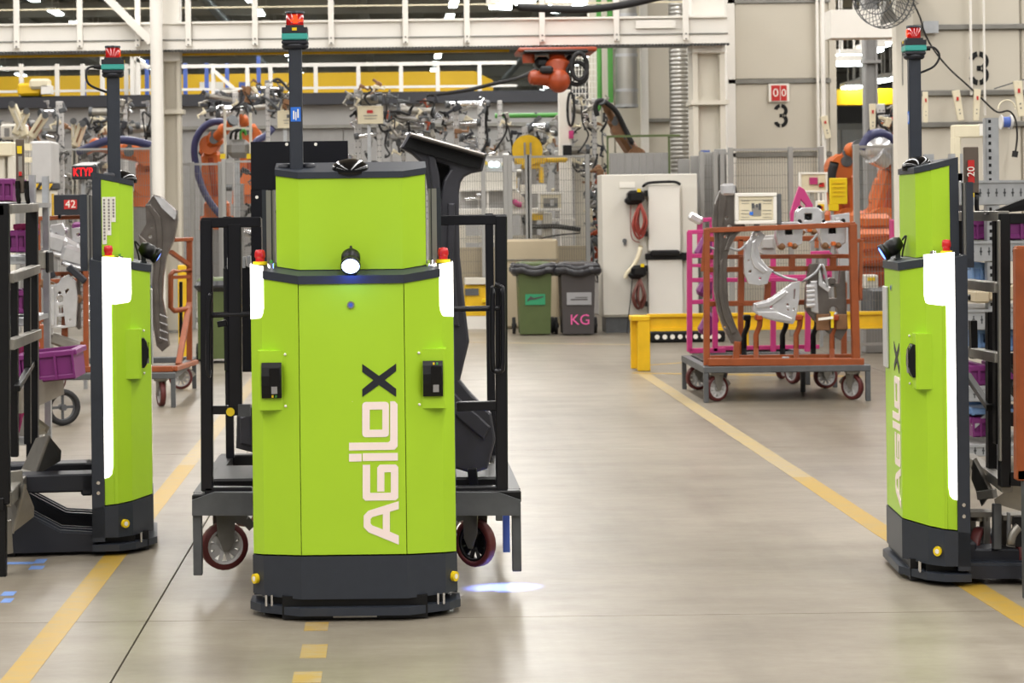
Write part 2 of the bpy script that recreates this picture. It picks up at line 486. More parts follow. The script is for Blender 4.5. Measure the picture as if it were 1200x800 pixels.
# grey mezzanine wall behind the welding cells, with tray, rails and crane girder
wl = struct(MB().bx(-14, 5.2, 43, 43.3, 0, 3.85).build('wall_left', 'wall_grey'))
for k in range(19):
    MB().bx(-14 + k, -13.02 + k, 42.95, 43, 0, 3.36).build('panel', 'grey_paint', wl)
MB().bx(-14, 5.2, 42.85, 43, 3.36, 3.43).build('ledge', 'booth_rail', wl)
tag(MB().bx(-14, 4.1, 42.75, 43.2, 3.85, 4.07).build('cable_tray', 'band_dark'), 'long dark cable tray along the top of the grey wall', 'cable tray')
struct(MB().bx(-14, 4.1, 43.2, 46, 4.0, 4.12).build('floor_mezzanine', 'band_dark'))
gd = thing('crane_girder', 'long yellow crane girder under the far roof', 'crane girder', (-2, 54, 4.4))
MB().bx(-14, 2.2, 54, 54.6, 4.55, 5.25).build('beam', 'crane_yellow', gd)
MB().bx(-14, 2.3, 53.9, 54.7, 4.48, 4.55).build('flange', 'crane_yellow', gd)
MB().prism([(2.2, 54), (2.7, 54.1), (2.7, 54.5), (2.2, 54.6)], 4.6, lambda x, y: 5.25 if x < 2.5 else 5.0).build('end_plate', 'crane_yellow', gd)
for (x0, y0, x1, y1, m, n) in ((234, 96, 262, 103, 'paper', 'sign_plate'), (280, 96, 293, 103, 'blue_paint', 'sign_plate')):
    MB().pbox(x0, y0, x1, y1, 53.9, .05).build(n, m, gd)
rail = thing('guard_rail', 'white guard rail on the rear mezzanine in front of the yellow girder', 'railing', (-4, 44, 4.07))
for py, r in ((78, .06), (105, .04)):
    a = P(0, py + 2.5, 44); b = P(600, py + 2.5 - .012 * 600, 44)
    MB().bar((-12, 44, a.z), (2.7, 44, a.z), r * 1.3, r * 1.3).build('rail', 'white_paint', rail)
for k, px in enumerate((25, 67, 97, 148, 160, 250, 290, 317, 370, 420, 470, 513, 562)):
    MB().bx(P(px, 90, 44).x - .042, P(px, 90, 44).x + .042, 43.95, 44.05, 4.07, P(px, 75, 44).z).build('post', 'white_paint', rail)
for a, b in (((252, 84), (283, 112)), ):
    MB().bar(P(*a, 43.9), P(*b, 43.9), .12, .08).build('brace', 'white_paint', rail)
for q, (px, y0, y1) in enumerate(((217, 74, 112), (242, 74, 110), (266, 74, 110), (303, 66, 96), (172, 70, 140), (98, 95, 118))):
    o = MB().bx(P(px, 90, 45.7).x - .045, P(px, 90, 45.7).x + .045, 45.7, 45.78, 4.07, P(px, y0, 45.7).z).build('blue_strut', 'blue_paint')
    tag(o, ('slim blue strut against the yellow girder, first right of the white walkway column', 'slim blue strut beside the small sign on the yellow girder', 'slim blue strut behind the slanting white brace', 'blue strut right above the silver grippers at the girder', 'blue strut just left of the tall round white post', 'blue strut at far left before the yellow girder')[q], 'strut')
# ------------------------------------------------------------------ the white walkway across the hall
gw = thing('walkway', 'white steel maintenance walkway spanning the hall above the cells', 'walkway', (-.5, 28, 3.8))
Yg = 28
def gz(py): return P(300, py, Yg).z
xL, xR = -7, P(853, 40, Yg).x
MB().bx(xL, xR, Yg, Yg + .12, gz(57), gz(46)).build('lower_fascia', 'white_paint', gw)
MB().bx(xL, xR, Yg + .03, Yg + .12, gz(46), gz(27)).build('upper_fascia', 'white_paint', gw)
MB().bx(xL, xR, Yg - .02, Yg + .14, gz(27), gz(24.5)).build('top_flange', 'white_paint', gw)
MB().bx(xL, xR, Yg - .015, Yg + .03, gz(46.5), gz(45)).build('joint_strip', 'booth_rail', gw)
MB().bx(xL, xR, Yg + .1, Yg + .62, gz(57.5), gz(55)).build('grating', 'steel_dark', gw)
MB().bx(xL, P(600, 60, Yg).x, Yg + .62, Yg + .68, gz(60.2), gz(57.4)).build('yellow_edge', 'yellow_paint', gw)
mb = MB()
x = xL
while x < xR:
    mb.bx(x, x + .02, Yg - .01, Yg + .1, gz(59.3), gz(57)); x += .045
stuff(mb.build('grating_teeth', 'steel_dark', gw))
for px in (20, 94, 162, 221, 299, 388, 475, 547, 635, 722, 803):
    x = P(px, 30, Yg).x
    o = MB().bx(x - .038, x + .038, Yg - .07, Yg - .02, gz(54), gz(-40), .006).build('guard_post', 'white_paint', gw)
    MB().cyl((x, Yg - .08, gz(46)), (x, Yg - .07, gz(46)), .014, n=6).cyl((x, Yg - .08, gz(52)), (x, Yg - .07, gz(52)), .014, n=6).build('bolt', 'booth_rail', o)
for py in (-25, -38):
    MB().bar((xL, Yg - .045, gz(py)), (xR, Yg - .045, gz(py)), .045, .045).build('handrail', 'white_paint', gw)
for px in (10, 150, 270, 430, 600, 760):
    x = P(px, 20, Yg).x
    MB().bx(x - .06, x + .06, Yg + .12, Yg + .62, gz(52), gz(46)).build('cross_beam', 'white_paint', gw)
for py, m in ((3, 'white_paint'),):
    MB().bar((xL, Yg + .62, gz(py)), (xR - .5, Yg + .62, gz(py)), .022, .022).build('handrail', 'cream', gw)
MB().bar(P(122, -6, Yg - .12), P(178, 50, Yg - .12), .16, .1).build('diagonal_brace', 'white_paint', gw)
for (x0, y0, x1, y1) in ((745, 23.5, 792, 33),):
    MB().pbox(x0, y0, x1, y1, Yg - .012, .02).build('cover_plate', 'white_paint', gw)

def column(px0, px1, Y, top, label, flanges, name='column', m='booth', plates=()):
    x0, x1 = P(px0, 200, Y).x, P(px1, 200, Y).x
    t = thing(name, label, 'column', ((x0 + x1) / 2, Y + .15, 0))
    w_ = x1 - x0
    d = w_
    MB().bx(x0, x0 + w_ * .16, Y, Y + d, 0, top).bx(x1 - w_ * .16, x1, Y, Y + d, 0, top).bx(x0 + w_ * .16, x1 - w_ * .16, Y + d * .3, Y + d * .4, 0, top).build('shaft', m, t)
    MB().bx(x0 - .1, x1 + .1, Y - .1, Y + d + .1, 0, .03).build('base_plate', 'booth_rail', t)
    for f in flanges:
        z = P((px0 + px1) / 2, f, Y).z
        MB().bx(x0 - .03, x1 + .05, Y - .04, Y + d, z - .03, z + .03).build('flange', m, t)
    for (ya, yb) in plates:
        MB().bx(x0 - .01, x1 + .01, Y - .03, Y + d + .02, P(px0, yb, Y).z, P(px0, ya, Y).z, .01).build('bracket', 'white_paint', t)
    return t
column(190, 212, 28.25, gz(30), 'grey steel column carrying the left part of the white walkway', (131,), plates=((57, 72), (-60, 27)))
x0 = P(183, 100, 27.6).x
o = MB().cyl((x0, 27.7, 0), (x0, 27.7, 7), .085, n=14).build('upright', 'white_paint')
o.name = 'round_post'; tag(o, 'tall round white post standing in front of the grey walkway column', 'post')
column(813, 851, 28.2, gz(20), 'pale steel column under the right end of the white walkway', (120,), m='offwhite', plates=((48, 62), (-40, 22)))

# ------------------------------------------------------------------ booths on the right
def stencil3(mb, c, hgt, depth=.004):
    r = hgt * .245; t = hgt * .17
    def ring(cy, a0, a1): 
        return arc(0, cy, r + t / 2, a0, a1, 8) + arc(0, cy, r - t / 2, a1, a0, 8)
    polys = [ring(r * .92, 165, 100), ring(r * .92, 84, -62), ring(-r * .92, 62, -84), ring(-r * .92, -100, -165),
             [(-r * .25, -t * .5), (r * .3, -t * .5), (r * .3, t * .5), (-r * .25, t * .5)]]
    me = fill2d(polys, depth)
    mb.mesh(me, plane_mat(c, *FRONT)); bpy.data.meshes.remove(me)
Yb = 29.6
x0, x1 = P(854, 150, Yb).x, P(974, 150, Yb).x
ba = thing('machine_booth', 'beige panelled machine booth with a black stencilled 3 below a red and white sign', 'booth', ((x0 + x1) / 2, Yb + 2, 0))
zr = [0, P(914, 181, Yb).z, P(914, 95, Yb).z, P(914, 1, Yb).z, 7.0]
for k in range(4):
    MB().bx(x0 + .1, x1 - .02, Yb, Yb + .1, zr[k] + .03, zr[k + 1] - .03, .012).build('panel', 'booth', ba)
    MB().bx(x0, x1, Yb - .03, Yb + .12, zr[k + 1] - .03, zr[k + 1] + .03).build('rail', 'booth_rail', ba)
MB().bx(x0 - .02, x0 + .1, Yb - .03, Yb + .3, 0, 7).build('corner_post', 'white_paint', ba)
MB().bx(x1 - .02, x1 + .08, Yb - .02, Yb + .3, 0, 7).build('side_panel', 'booth', ba)
mb = MB(); stencil3(mb, P(915, 135.5, Yb - .004), 25 / F * Yb); mb.build('numeral_3', 'black', ba)
for px, r in ((956.5, .022), (962.5, .035)):
    o = MB().cyl((P(px, 100, Yb).x, Yb - .12, .5), (P(px, 100, Yb).x, Yb - .12, 7), r, n=10).build('wall_pipe', 'white_paint', ba)
sg = thing('wall_sign', 'white wall sign with two red squares showing white zeros', 'sign', P(913, 120, Yb - .03))
MB().pbox(901, 98, 925, 119, Yb - .05, .02).build('plate', 'paper', sg)
for a, b in ((904, 914), (915, 922)):
    pb = MB().pbox(a, 100, b, 118, Yb - .056, .006).build('red_square', 'sign_red', sg)
    mb = MB(); me = text2d('0', .17 if b - a > 8 else .15, .004); mb.mesh(me, plane_mat(P((a + b) / 2, 109, Yb - .06), *FRONT)); mb.build('digit', 'paper', pb)

Yc = 20.5
x0, x1 = P(1050, 150, Yc).x, 8.6
bb = thing('machine_booth', 'beige panelled booth at right with a big black stencilled 3 behind white conduits', 'booth', (x0 + 1, Yc + 2, 0))
zz = [0] + [P(1120, y, Yc).z for y in (146, 109, 32)] + [6.0]
xs = [x0 + .17, P(1200, 60, Yc).x - .02, x1]
for k in range(4):
    for j in range(2):
        MB().bx(xs[j], xs[j + 1] - .02, Yc, Yc + .08, zz[k] + .02, zz[k + 1] - .02, .01).build('panel', 'booth', bb)
    MB().bx(x0 + .1, x1, Yc - .04, Yc + .09, zz[k + 1] - .027, zz[k + 1] + .027, .006).build('rail', 'booth_rail', bb)
MB().bx(x0, x0 + .17, Yc - .05, Yc + .12, 0, 6).build('corner_post', 'offwhite', bb)
MB().bx(x0 + .055, x0 + .065, Yc - .056, Yc - .05, P(1060, 100, Yc).z, P(1060, 50, Yc).z).build('slot', 'booth_rail', bb)
MB().bx(xs[0] + .1, xs[0] + .25, Yc - .07, Yc - .04, zz[3] - .06, zz[3] + .06).build('bracket', 'galv', bb)
mb = MB(); stencil3(mb, P(1147, 80, Yc - .004), 36 / F * Yc); mb.build('numeral_3', 'black', bb)
for px, yb, r in ((1134.5, 112, .0135), (1150, 136, .0115)):
    xx = P(px, 60, Yc).x
    MB().cyl((xx, Yc - .1, P(px, yb, Yc).z), (xx, Yc - .1, 6), r, n=10).build('conduit', 'white_paint', bb)
MB().bar(P(1165, 104, Yc - .12), P(1200, 93, Yc - .12), .012).build('stay_wire', 'steel_dark', bb)
mb = MB(); mb.tube(smooth_path([P(1070, 3, Yc - .3), P(1078, 20, Yc - .25), P(1085, 42, Yc - .2), P(1097, 62, Yc - .15), P(1114, 82, Yc - .13), P(1134, 100, Yc - .13), P(1150, 115, Yc - .13), P(1168, 131, Yc - .15), P(1182, 130, Yc - .2), P(1190, 140, Yc - .2), P(1192, 160, Yc - .2), P(1190, 178, Yc - .2)], 5), .009, 6)
cb = mb.build('hanging_cable', 'rubber'); tag(cb, 'thin black cable drooping across the right booth from the fan', 'cable')
MB().cyl(P(1190, 177, Yc - .2), P(1189, 184, Yc - .2), .03, n=8).build('plug', 'rubber', cb)

# white header beam across the gap, with the wall fan
Yh = 27
MB().bx(P(974, 30, Yh).x, P(1052, 30, Yh).x, Yh, Yh + .4, P(1010, 44, Yh).z, P(1010, 11, Yh).z).build('header_beam', 'white_paint')
tag(bpy.data.objects['header_beam'], 'white header beam across the gap behind the cage fan', 'beam')
Yf = 20.2
c = P(1036, -10, Yf - .15); R_ = 43 / F * Yf
fan = thing('cage_fan', 'large round wire cage fan hanging at the top right of the gap', 'fan', c)
ax = Vector((-.85, -.7, -.1)).normalized()
mb = MB()
fx, fy = basis(ax)
for i in range(40):
    t = 2 * PI * i / 40; d = fx * math.cos(t) + fy * math.sin(t)
    mb.tube([c + ax * .14 + d * .06, c + ax * .12 + d * R_ * .6, c + ax * .06 + d * R_ * .95, c + d * R_, c - ax * .14 + d * R_ * .9, c - ax * .18 + d * R_ * .3], .0035, 4)
for rr, h in ((R_, 0), (R_ * .95, .06), (R_ * .6, .12), (R_ * .3, .135)):
    mb.tube([c + ax * h + (fx * math.cos(2 * PI * i / 32) + fy * math.sin(2 * PI * i / 32)) * rr for i in range(32)], .006, 4, True)
mb.build('cage', 'steel_dark', fan)
MB().cyl(c - ax * .22, c + ax * .05, .09, n=14).build('motor', 'steel_dark', fan)
for k in range(3):
    t = 2 * PI * k / 3 + .4; d = fx * math.cos(t) + fy * math.sin(t); e = ax.cross(d)
    mb = MB(); q = [c + d * .07 - e * .05, c + d * R_ * .85 - e * .13, c + d * R_ * .88 + e * .13, c + d * .07 + e * .05]
    mb.add([v + ax * (.03 if i > 1 else -.03) for i, v in enumerate(q)] + [v + ax * (.036 if i > 1 else -.024) for i, v in enumerate(q)], [(0, 1, 2, 3)[::-1], (4, 5, 6, 7), (0, 1, 5, 4), (1, 2, 6, 5), (2, 3, 7, 6), (3, 0, 4, 7)]).build('blade', 'aluminium', fan)
MB().bar(c - ax * .2, c - ax * .2 + Vector((.3, .24, -.02)), .07).build('wall_arm', 'grey_paint', fan)
tg = MB(); q = c + ax * .0 + Vector((.12, -.25, .12)); tg.box(q, (.09, .004, .15)); tg.build('rating_plate', 'paper', fan)

# right bay seen through the gap
by = thing('crane_girder', 'short yellow girder in the bay seen through the gap at right', 'crane girder', P(1010, 110, 60))
MB().bx(P(968, 110, 60).x, P(1075, 110, 60).x, 60, 60.5, P(1010, 122, 60).z, P(1010, 104, 60).z).build('beam', 'crane_yellow', by)
MB().bx(P(968, 110, 60).x, P(1075, 110, 60).x, 59.9, 60.6, P(1010, 123, 60).z, P(1010, 122, 60).z).build('flange', 'crane_yellow', by)
column(1015, 1030, 38, 6.2, 'grey column in the bay seen through the gap at right', (72,), m='grey_paint')
wr = struct(MB().bx(8.5, 30, 66, 66.3, 0, 4.2).build('wall_right', 'wall_grey'))
for k in range(12): MB().bx(8.5 + k * 1.2, 9.66 + k * 1.2, 65.94, 66, 0, 4.0).build('panel', 'grey_light', wr)
# service booth behind ducts, centre right
Yd = 33
xs0 = P(690, 100, Yd).x; xs1 = P(850, 100, Yd).x
sb = thing('service_shaft', 'pale panelled service shaft behind the ducts and green pipes', 'booth', ((xs0 + xs1) / 2, Yd + 1, 0))
for a, b in ((690, 705), (705, 720), (720, 752), (753, 785), (785, 853)):
    MB().bx(P(a, 100, Yd).x + .01, P(b, 100, Yd).x - .01, Yd, Yd + .2, 0, 7.2, .01).build('panel', 'offwhite' if a != 753 else 'booth', sb)
MB().bx(P(750, 100, Yd).x, P(758, 100, Yd).x, Yd - .2, Yd + .1, 0, 7.2).build('corner_post', 'white_paint', sb)
MB().bx(P(757, 100, Yd).x, P(785, 100, Yd).x, Yd - .1, Yd, P(770, 143, Yd).z, P(770, 139, Yd).z).build('rail', 'booth_rail', sb)
for px0, px1, nm in ((699.5, 705, 'a'), (712, 718, 'b')):
    xx = P((px0 + px1) / 2, 60, Yd - .5).x
    r = (px1 - px0) / 2 / F * (Yd - .5) 
    if nm == 'a':
        pts = [Vector((xx, Yd - .5, 7)), P((px0 + px1) / 2, 118, Yd - .5)] 
        pts = [Vector((xx, Yd - .5, 7)), Vector((xx, Yd - .5, pts[1].z)), Vector((xx - .02, Yd - .5, pts[1].z - .12)), Vector((xx - .1, Yd - .5, pts[1].z - .2)), Vector((xx - .22, Yd - .5, pts[1].z - .22)), Vector((P(580, 138, Yd - .5).x, Yd - .5, pts[1].z - .22))]
        lb = 'left green pipe coming down and turning to run along the cells'
    else:
        pts = [Vector((xx, Yd - .5, 7)), Vector((xx, Yd - .5, P(715, 122, Yd).z))]; lb = 'right green pipe ending above the brown welding robot'
    o = MB().tube(pts, r * 1.05, 12).build('green_pipe', 'green_pipe'); tag(o, lb, 'pipe')
    MB().cyl((xx, Yd - .5, 4.6), (xx, Yd - .5, 4.68), r * 1.5, n=12).build('flange', 'green_pipe', o)
xx = P(734, 90, Yd - .6).x; r = 13 / F * (Yd - .6)
du = thing('air_duct', 'smooth silver round air duct with flanges beside the green pipes', 'duct', (xx, Yd - .6, P(734, 126, Yd).z))
zt = P(734, 126, Yd - .6).z
MB().cyl((xx, Yd - .6, zt), (xx, Yd - .6, 7.0), r, n=24).build('pipe', 'aluminium', du)
for py in (67, 108, 126, 20):
    z = P(734, py, Yd - .6).z; MB().cyl((xx, Yd - .6, z), (xx, Yd - .6, z + .05), r * 1.06, n=24).build('flange', 'galv', du)
xx = P(798, 90, Yd - 1).x; r = 14 / F * (Yd - 1)
prof = []; z = 1.2
while z < 7:
    prof += [(r * .96, z), (r, z + .015), (r, z + .045), (r * .96, z + .06)]; z += .066
o = MB().lathe(prof, 24, (xx, Yd - 1, 0)).build('ribbed_duct', 'aluminium'); tag(o, 'silver ribbed flexible duct beside the pale column', 'duct')
MB().cyl((xx, Yd - 1, 0), (xx, Yd - 1, 1.25), r * 1.1, n=20).build('duct_base', 'galv', o)
# ------------------------------------------------------------------ driverless forklifts (local frame: front towards -Y, origin on the floor under the front)
KS = .21
def logo_mesh(parent, s=1.0):
    # letters traced as drawn on the panel: x to the right, z up, metres on the front plane; reads from bottom to top
    def q(zx, zy): # 4x crop of (300,400)
        px, py = 300 + zx / 4, 400 + zy / 4
        return ((px - (416 - .012 * (727 - py))) / 285, H + (242 - py) / 285)
    def q2(zx, zy): # 2.667x crop of (200,560)
        px, py = 200 + zx / 2.6667, 560 + zy / 2.6667
        return ((px - (416 - .012 * (727 - py))) / 285, H + (242 - py) / 285)
    def rr(x0, y0, x1, y1, r): return [q(*p) for p in rrect(x0, y0, x1, y1, r)]
    A = [q2(*p) for p in ((713, 72), (713, 97), (685, 105), (685, 167), (713, 180), (713, 208), (618, 168), (603, 152), (603, 116), (618, 101))]
    Ah = [q2(*p) for p in ((663, 112), (663, 160), (630, 147), (625, 141), (625, 127), (630, 121))]
    Gg = [q(*p) for p in ((535, 576), (535, 708), (632, 708), (632, 612), (602, 612), (602, 702), (568, 702), (568, 590), (580, 576), (655, 576), (667, 588), (667, 732), (655, 744), (512, 744), (500, 732), (500, 576))]
    i1 = [q(*p) for p in ((500, 522), (665, 522), (665, 558), (500, 558))]
    i2 = [q(*p) for p in ((436, 524), (495, 524), (495, 560), (436, 560))]
    L = [q(*p) for p in ((629, 280), (650, 280), (664, 294), (664, 492), (650, 507), (436, 508), (436, 472), (620, 472), (629, 464))]
    o_ = rr(498, 282, 623, 447, 16); oh = [q(*p) for p in ((533, 318), (592, 318), (592, 412), (533, 412))]
    mw = plane_mat((0, -.0015, 0), *FRONT)
    for nm, polys in (('letter', [A, Ah]), ('letter', [Gg]), ('letter', [i1, i2]), ('letter', [L]), ('letter', [o_, oh])):
        me = fill2d(polys, .002); MB().mesh(me, mw).build(nm, 'logo_white', parent, True); bpy.data.meshes.remove(me)
    X = [q(*p) for p in ((498, 103), (577, 160), (657, 103), (657, 139), (604, 180), (657, 222), (657, 260), (577, 203), (498, 258), (498, 222), (550, 180), (498, 141))]
    me = fill2d([X], .002); MB().mesh(me, mw).build('letter', 'logo_dark', parent, True)
def ribbon(mb, line_, cols, off):   # cols: (s, zlo, zhi) along a plan polyline, pushed outwards
    def at(sx):
        d = 0
        for (ax_, ay), (bx_, by) in zip(line_, line_[1:]):
            l = math.hypot(bx_ - ax_, by - ay)
            if sx <= d + l + 1e-6 or (bx_, by) == line_[-1]:
                t = (sx - d) / l; nx, ny = (by - ay) / l, -(bx_ - ax_) / l
                return ax_ + (bx_ - ax_) * t, ay + (by - ay) * t, nx, ny
            d += l
    vs = []; 
    for s_, zl, zh in cols:
        x, y, nx, ny = at(s_)
        vs += [(x, y, zl), (x, y, zh), (x + nx * off, y + ny * off, zl), (x + nx * off, y + ny * off, zh)]
    fs = []
    for i in range(len(cols) - 1):
        a, b = i * 4, i * 4 + 4
        fs += [(a + 2, b + 2, b + 3, a + 3), (a + 2, a, b, b + 2), (a + 3, b + 3, b + 1, a + 1)]
    fs += [(0, 2, 3, 1), (b, b + 1, b + 3, b + 2)]
    mb.add(vs, fs)
def mir(pl): return [(-x, y) for x, y in pl][::-1]
def agv(label, loc, rotz, lift, bars=True, pocket=False, sticker=False, group='driverless forklifts', lamp_on=False, e_cable=None, ky=.93):
    t = thing('driverless_forklift', label, 'forklift', loc, rotz, group)
    def B(mb, n, m, p=t):
        for v in mb.v:
            if v.y > 0: v.y *= ky
        return mb.build(n, m, p, True)
    zb = lambda x, y: .272 - .10 * y
    zt = lambda x, y: 1.385 + KS * y
    side = [(.2185, 0), (.375, .10), (.424, .17), (.424, .186), (.4205, .189), (.4205, .236), (.2185, .236)]
    c = B(MB().prism([(-.2155, 0), (.2155, 0), (.2155, .2), (-.2155, .2)], zb, zt), 'front_panel', 'green')
    for pl in (side, mir(side)): B(MB().prism(pl, zb, zt), 'side_panel', 'green')
    # writing
    lg = B(MB().bx(-.001, .001, -.0005, 0, .9, .902), 'lettering', 'logo_white'); logo_mesh(lg)
    # skirt, bumper, belly
    sk = [(-.218, -.004), (.218, -.004), (.378, .098), (.428, .17), (.428, .30), (-.428, .30), (-.428, .17), (-.378, .098)]
    B(MB().prism(sk, .090, lambda x, y: zb(x, y) - .006), 'skirt', 'charcoal')
    bp = [(-.225, -.022), (.225, -.022), (.392, .085), (.44, .165), (.44, .30), (-.44, .30), (-.44, .165), (-.392, .085)]
    bi = [(x * .9, y + .025) for x, y in bp]
    B(MB().prism(bp, .024, .057), 'bumper', 'charcoal')
    B(MB().bx(-.30, .30, .02, .29, .006, .1).bx(-.36, .36, .09, .29, .05, .1), 'chassis', 'black')
    B(MB().bx(-.09, .09, .016, .02, .01, .022), 'plate', 'aluminium')
    for sx in (-1, 1):
        sp = MB()
        for k in (-.012, .012): sp.cyl((sx * .355 + k, .058, .054), (sx * .355 + k, .058, .10), .006, n=8)
        B(sp, 'spring_pin', 'chrome')
        cc = Vector((sx * .417, .135, .155)); nn = Vector((sx * .82, -.57, 0)).normalized()
        dk = B(MB().cyl(cc - nn * .01, cc + nn * .006, .021, n=16), 'indicator', 'yellow_plastic')
        B(MB().cyl(cc, cc + nn * .0075, .011, n=10), 'reflector', 'paper', dk)
    # rear frame and masts
    B(MB().bx(-.428, .428, .237, .30, .07, 1.40).prism([(-.428, .237), (.428, .237), (.428, .30), (-.428, .30)], 1.40, lambda x, y: 1.395 + KS * y), 'rear_frame', 'charcoal')
    for sx in (-1, 1):
        b = B(MB().cyl((sx * .428, .268, .36), (sx * .43, .268, .36), .009, n=8).cyl((sx * .428, .268, .31), (sx * .43, .268, .31), .009, n=8), 'bolt', 'chrome')
    # collar
    co = [(-.217, -.008), (.217, -.008), (.366, .09), (.385, .12), (.385, .235), (-.385, .235), (-.385, .12), (-.366, .09)]
    B(MB().prism(co, lambda x, y: zt(x, y) + .002, lambda x, y: zt(x, y) + .036), 'collar', 'charcoal')
    ls = .086
    ln = [(.345, .081), (.375, .10), (.424, .17), (.424, .237)]
    s1 = math.hypot(.03, .019); s2 = s1 + math.hypot(.049, .07); s3 = s2 + .067
    for sx in (-1, 1):
        l2 = ln if sx > 0 else [(-x, y) for x, y in ln]
        cols = [(s1 - .012, 1.285, 1.458), (s1 - .008, 1.265, 1.459), (s1, 1.248, 1.46), (s1 + .012, 1.242, 1.461), (s2, 1.236, 1.466), (s2 + .022, 1.236, 1.468), (s2 + .023, .44, 1.468), (s2 + .03, .40, 1.469), (s2 + .045, .385, 1.47), (s3, .38, 1.47)]
        mb = MB(); ribbon(mb, ln, cols, .0015)
        for v in mb.v:
            if v.y > .188: v.x = min(v.x, .4232)
        if sx < 0:
            mb.v = [Vector((-v.x, v.y, v.z)) for v in mb.v]; mb.f = [f[::-1] for f in mb.f]
        B(mb, 'light_strip', 'lamp_white')
        # emergency stop
        e = B(MB().cyl((sx * .385, .205, 1.462), (sx * .385, .205, 1.476), .03, n=16), 'stop_button_base', 'yellow_plastic')
        B(MB().cyl((sx * .385, .205, 1.475), (sx * .385, .205, 1.495), .019, n=12).lathe([(.019, 0), (.023, .006), (.022, .022), (.018, .034), (.0, .036)], 16, (sx * .385, .205, 1.49)), 'stop_button', 'red_plastic', e)
    # round fittings on the collar
    f0 = B(MB().cyl((-.335, .15, 1.44), (-.335, .15, 1.47), .017, n=12), 'key_switch', 'chrome')
    B(MB().cyl((-.335, .15, 1.47), (-.335, .15, 1.482), .007, n=8), 'green_lamp', 'green_pipe', f0)
    B(MB().lathe([(.024, 0), (.024, .012), (.018, .014), (.018, .026), (0, .028)], 16, (.335, .15, 1.448)), 'push_button', 'chrome')
    # hood
    hp = [(-.312, .24), (-.312, .15), (-.215, .085), (.215, .085), (.312, .15), (.312, .24)]
    hz = lambda x, y: 1.818 + KS * (y - .075)
    hb = lambda x, y: 1.424 + KS * y
    B(MB().prism(hp, hb, hz), 'hood', 'green')
    B(MB().prism([(-.315, .24), (.315, .24), (.315, .285), (-.315, .285)], 1.40, lambda x, y: hz(x, y) + .018), 'hood_back', 'charcoal')
    cp = [(-.316, .285), (-.316, .147), (-.217, .079), (.217, .079), (.316, .147), (.316, .285)]
    B(MB().prism(cp, lambda x, y: hz(x, y) + .002, lambda x, y: hz(x, y) + .028), 'hood_cap', 'charcoal')
    for sx in (-1, 1):
        B(MB().bx(min(sx * .327, sx * .362), max(sx * .327, sx * .362), .30, .325, 1.40, 1.775), 'mast_rail', 'aluminium')
        B(MB().bx(min(sx * .337, sx * .341), max(sx * .337, sx * .341), .295, .30, 1.44, 1.775), 'rail_groove', 'charcoal_dark')
        B(MB().bx(min(sx * .358, sx * .38), max(sx * .358, sx * .38), .31, .345, 1.40, 1.778), 'mast_channel', 'charcoal')
    zc = hz(0, .17) + .028
    B(MB().lathe([(.076, -.01), (.077, .004), (.070, .02), (.05, .034), (.025, .041), (0, .043)], 28, (0, .135, zc - .008), (0, -.18, 1)), 'radio_dome', 'gloss_black')
    for sx in (-1, 1):
        B(MB().lathe([(.03, -.006), (.03, .006), (.02, .012), (0, .012)], 14, (-.225 + sx * .05, .20, zc + .008)), 'bolt_cover', 'charcoal_dark')
    def HB(mb, n, m, p=t):
        for v in mb.v: v.y -= .028
        return B(mb, n, m, p)
    HB(MB().bx(-.252, -.198, .17, .235, zc - .02, 2.372, .006), 'mast', 'charcoal')
    if not sticker:
        st = HB(MB().bx(-.246, -.204, .1685, .17, 2.06, 2.12), 'sticker', 'blue_sticker')
        HB(MB().bx(-.236, -.23, .168, .1685, 2.07, 2.105).bx(-.226, -.222, .168, .1685, 2.066, 2.1).bx(-.218, -.212, .168, .1685, 2.075, 2.112), 'sticker_print', 'paper', st)
    # scanner head
    hd = HB(MB().lathe([(.048, 2.365), (.056, 2.372), (.056, 2.382), (.05, 2.386)], 20, (-.225, .203, 0)).bx(-.280, -.17, .148, .258, 2.382, 2.40, .006).prism([(-.278, .146), (-.172, .146), (-.172, .26), (-.278, .26)], 2.428, lambda x, y: 2.452).bx(-.262, -.188, .16, .246, 2.45, 2.462), 'scanner_head', 'charcoal_dark')
    HB(MB().bx(-.279, -.171, .145, .261, 2.40, 2.428, .004), 'band', 'teal', hd)
    HB(MB().bx(-.235, -.215, .1425, .145, 2.438, 2.450), 'warning_label', 'yellow_plastic', hd)
    HB(MB().lathe([(.037, 2.462), (.037, 2.512), (.034, 2.514)], 20, (-.225, .203, 0)), 'scan_window', 'red_window', hd)
    HB(MB().bx(-.232, -.212, .164, .167, 2.47, 2.505).bx(-.243, -.19, .1655, .1665, 2.478, 2.486), 'scan_glow', 'red_glow', hd)
    HB(MB().lathe([(.04, 2.512), (.04, 2.522), (.0, 2.524)], 20, (-.225, .203, 0)), 'head_cap', 'charcoal_dark', hd)
    hc = MB().tube(smooth_path([(-.225, .258, 2.415), (-.225, .31, 2.418), (-.225, .34, 2.38), (-.225, .31, 2.33), (-.225, .235, 2.30)] if e_cable is None else e_cable, 5), .006, 6)
    hc.cyl((-.225, .255, 2.415) if e_cable is None else e_cable[0], (-.225, .29, 2.415) if e_cable is None else e_cable[1], .011, n=8)
    HB(hc, 'head_cable', 'rubber', hd)
    # lamp on the collar
    lc = Vector((0, -.035, 1.462)); la = Vector((0, -.86, -.5)).normalized()
    lb = B(MB().lathe([(.0, -.10), (.022, -.10), (.03, -.085), (.039, -.07), (.039, -.03), (.036, -.028), (.036, -.012), (.041, -.01), (.041, .01), (.037, .012)], 20, lc, la), 'beam_lamp', 'black')
    B(MB().lathe([(.037, .004), (.028, .012), (.0, .015)], 20, lc, la), 'lamp_lens', 'blue_lamp' if lamp_on else 'blue_lens', lb)
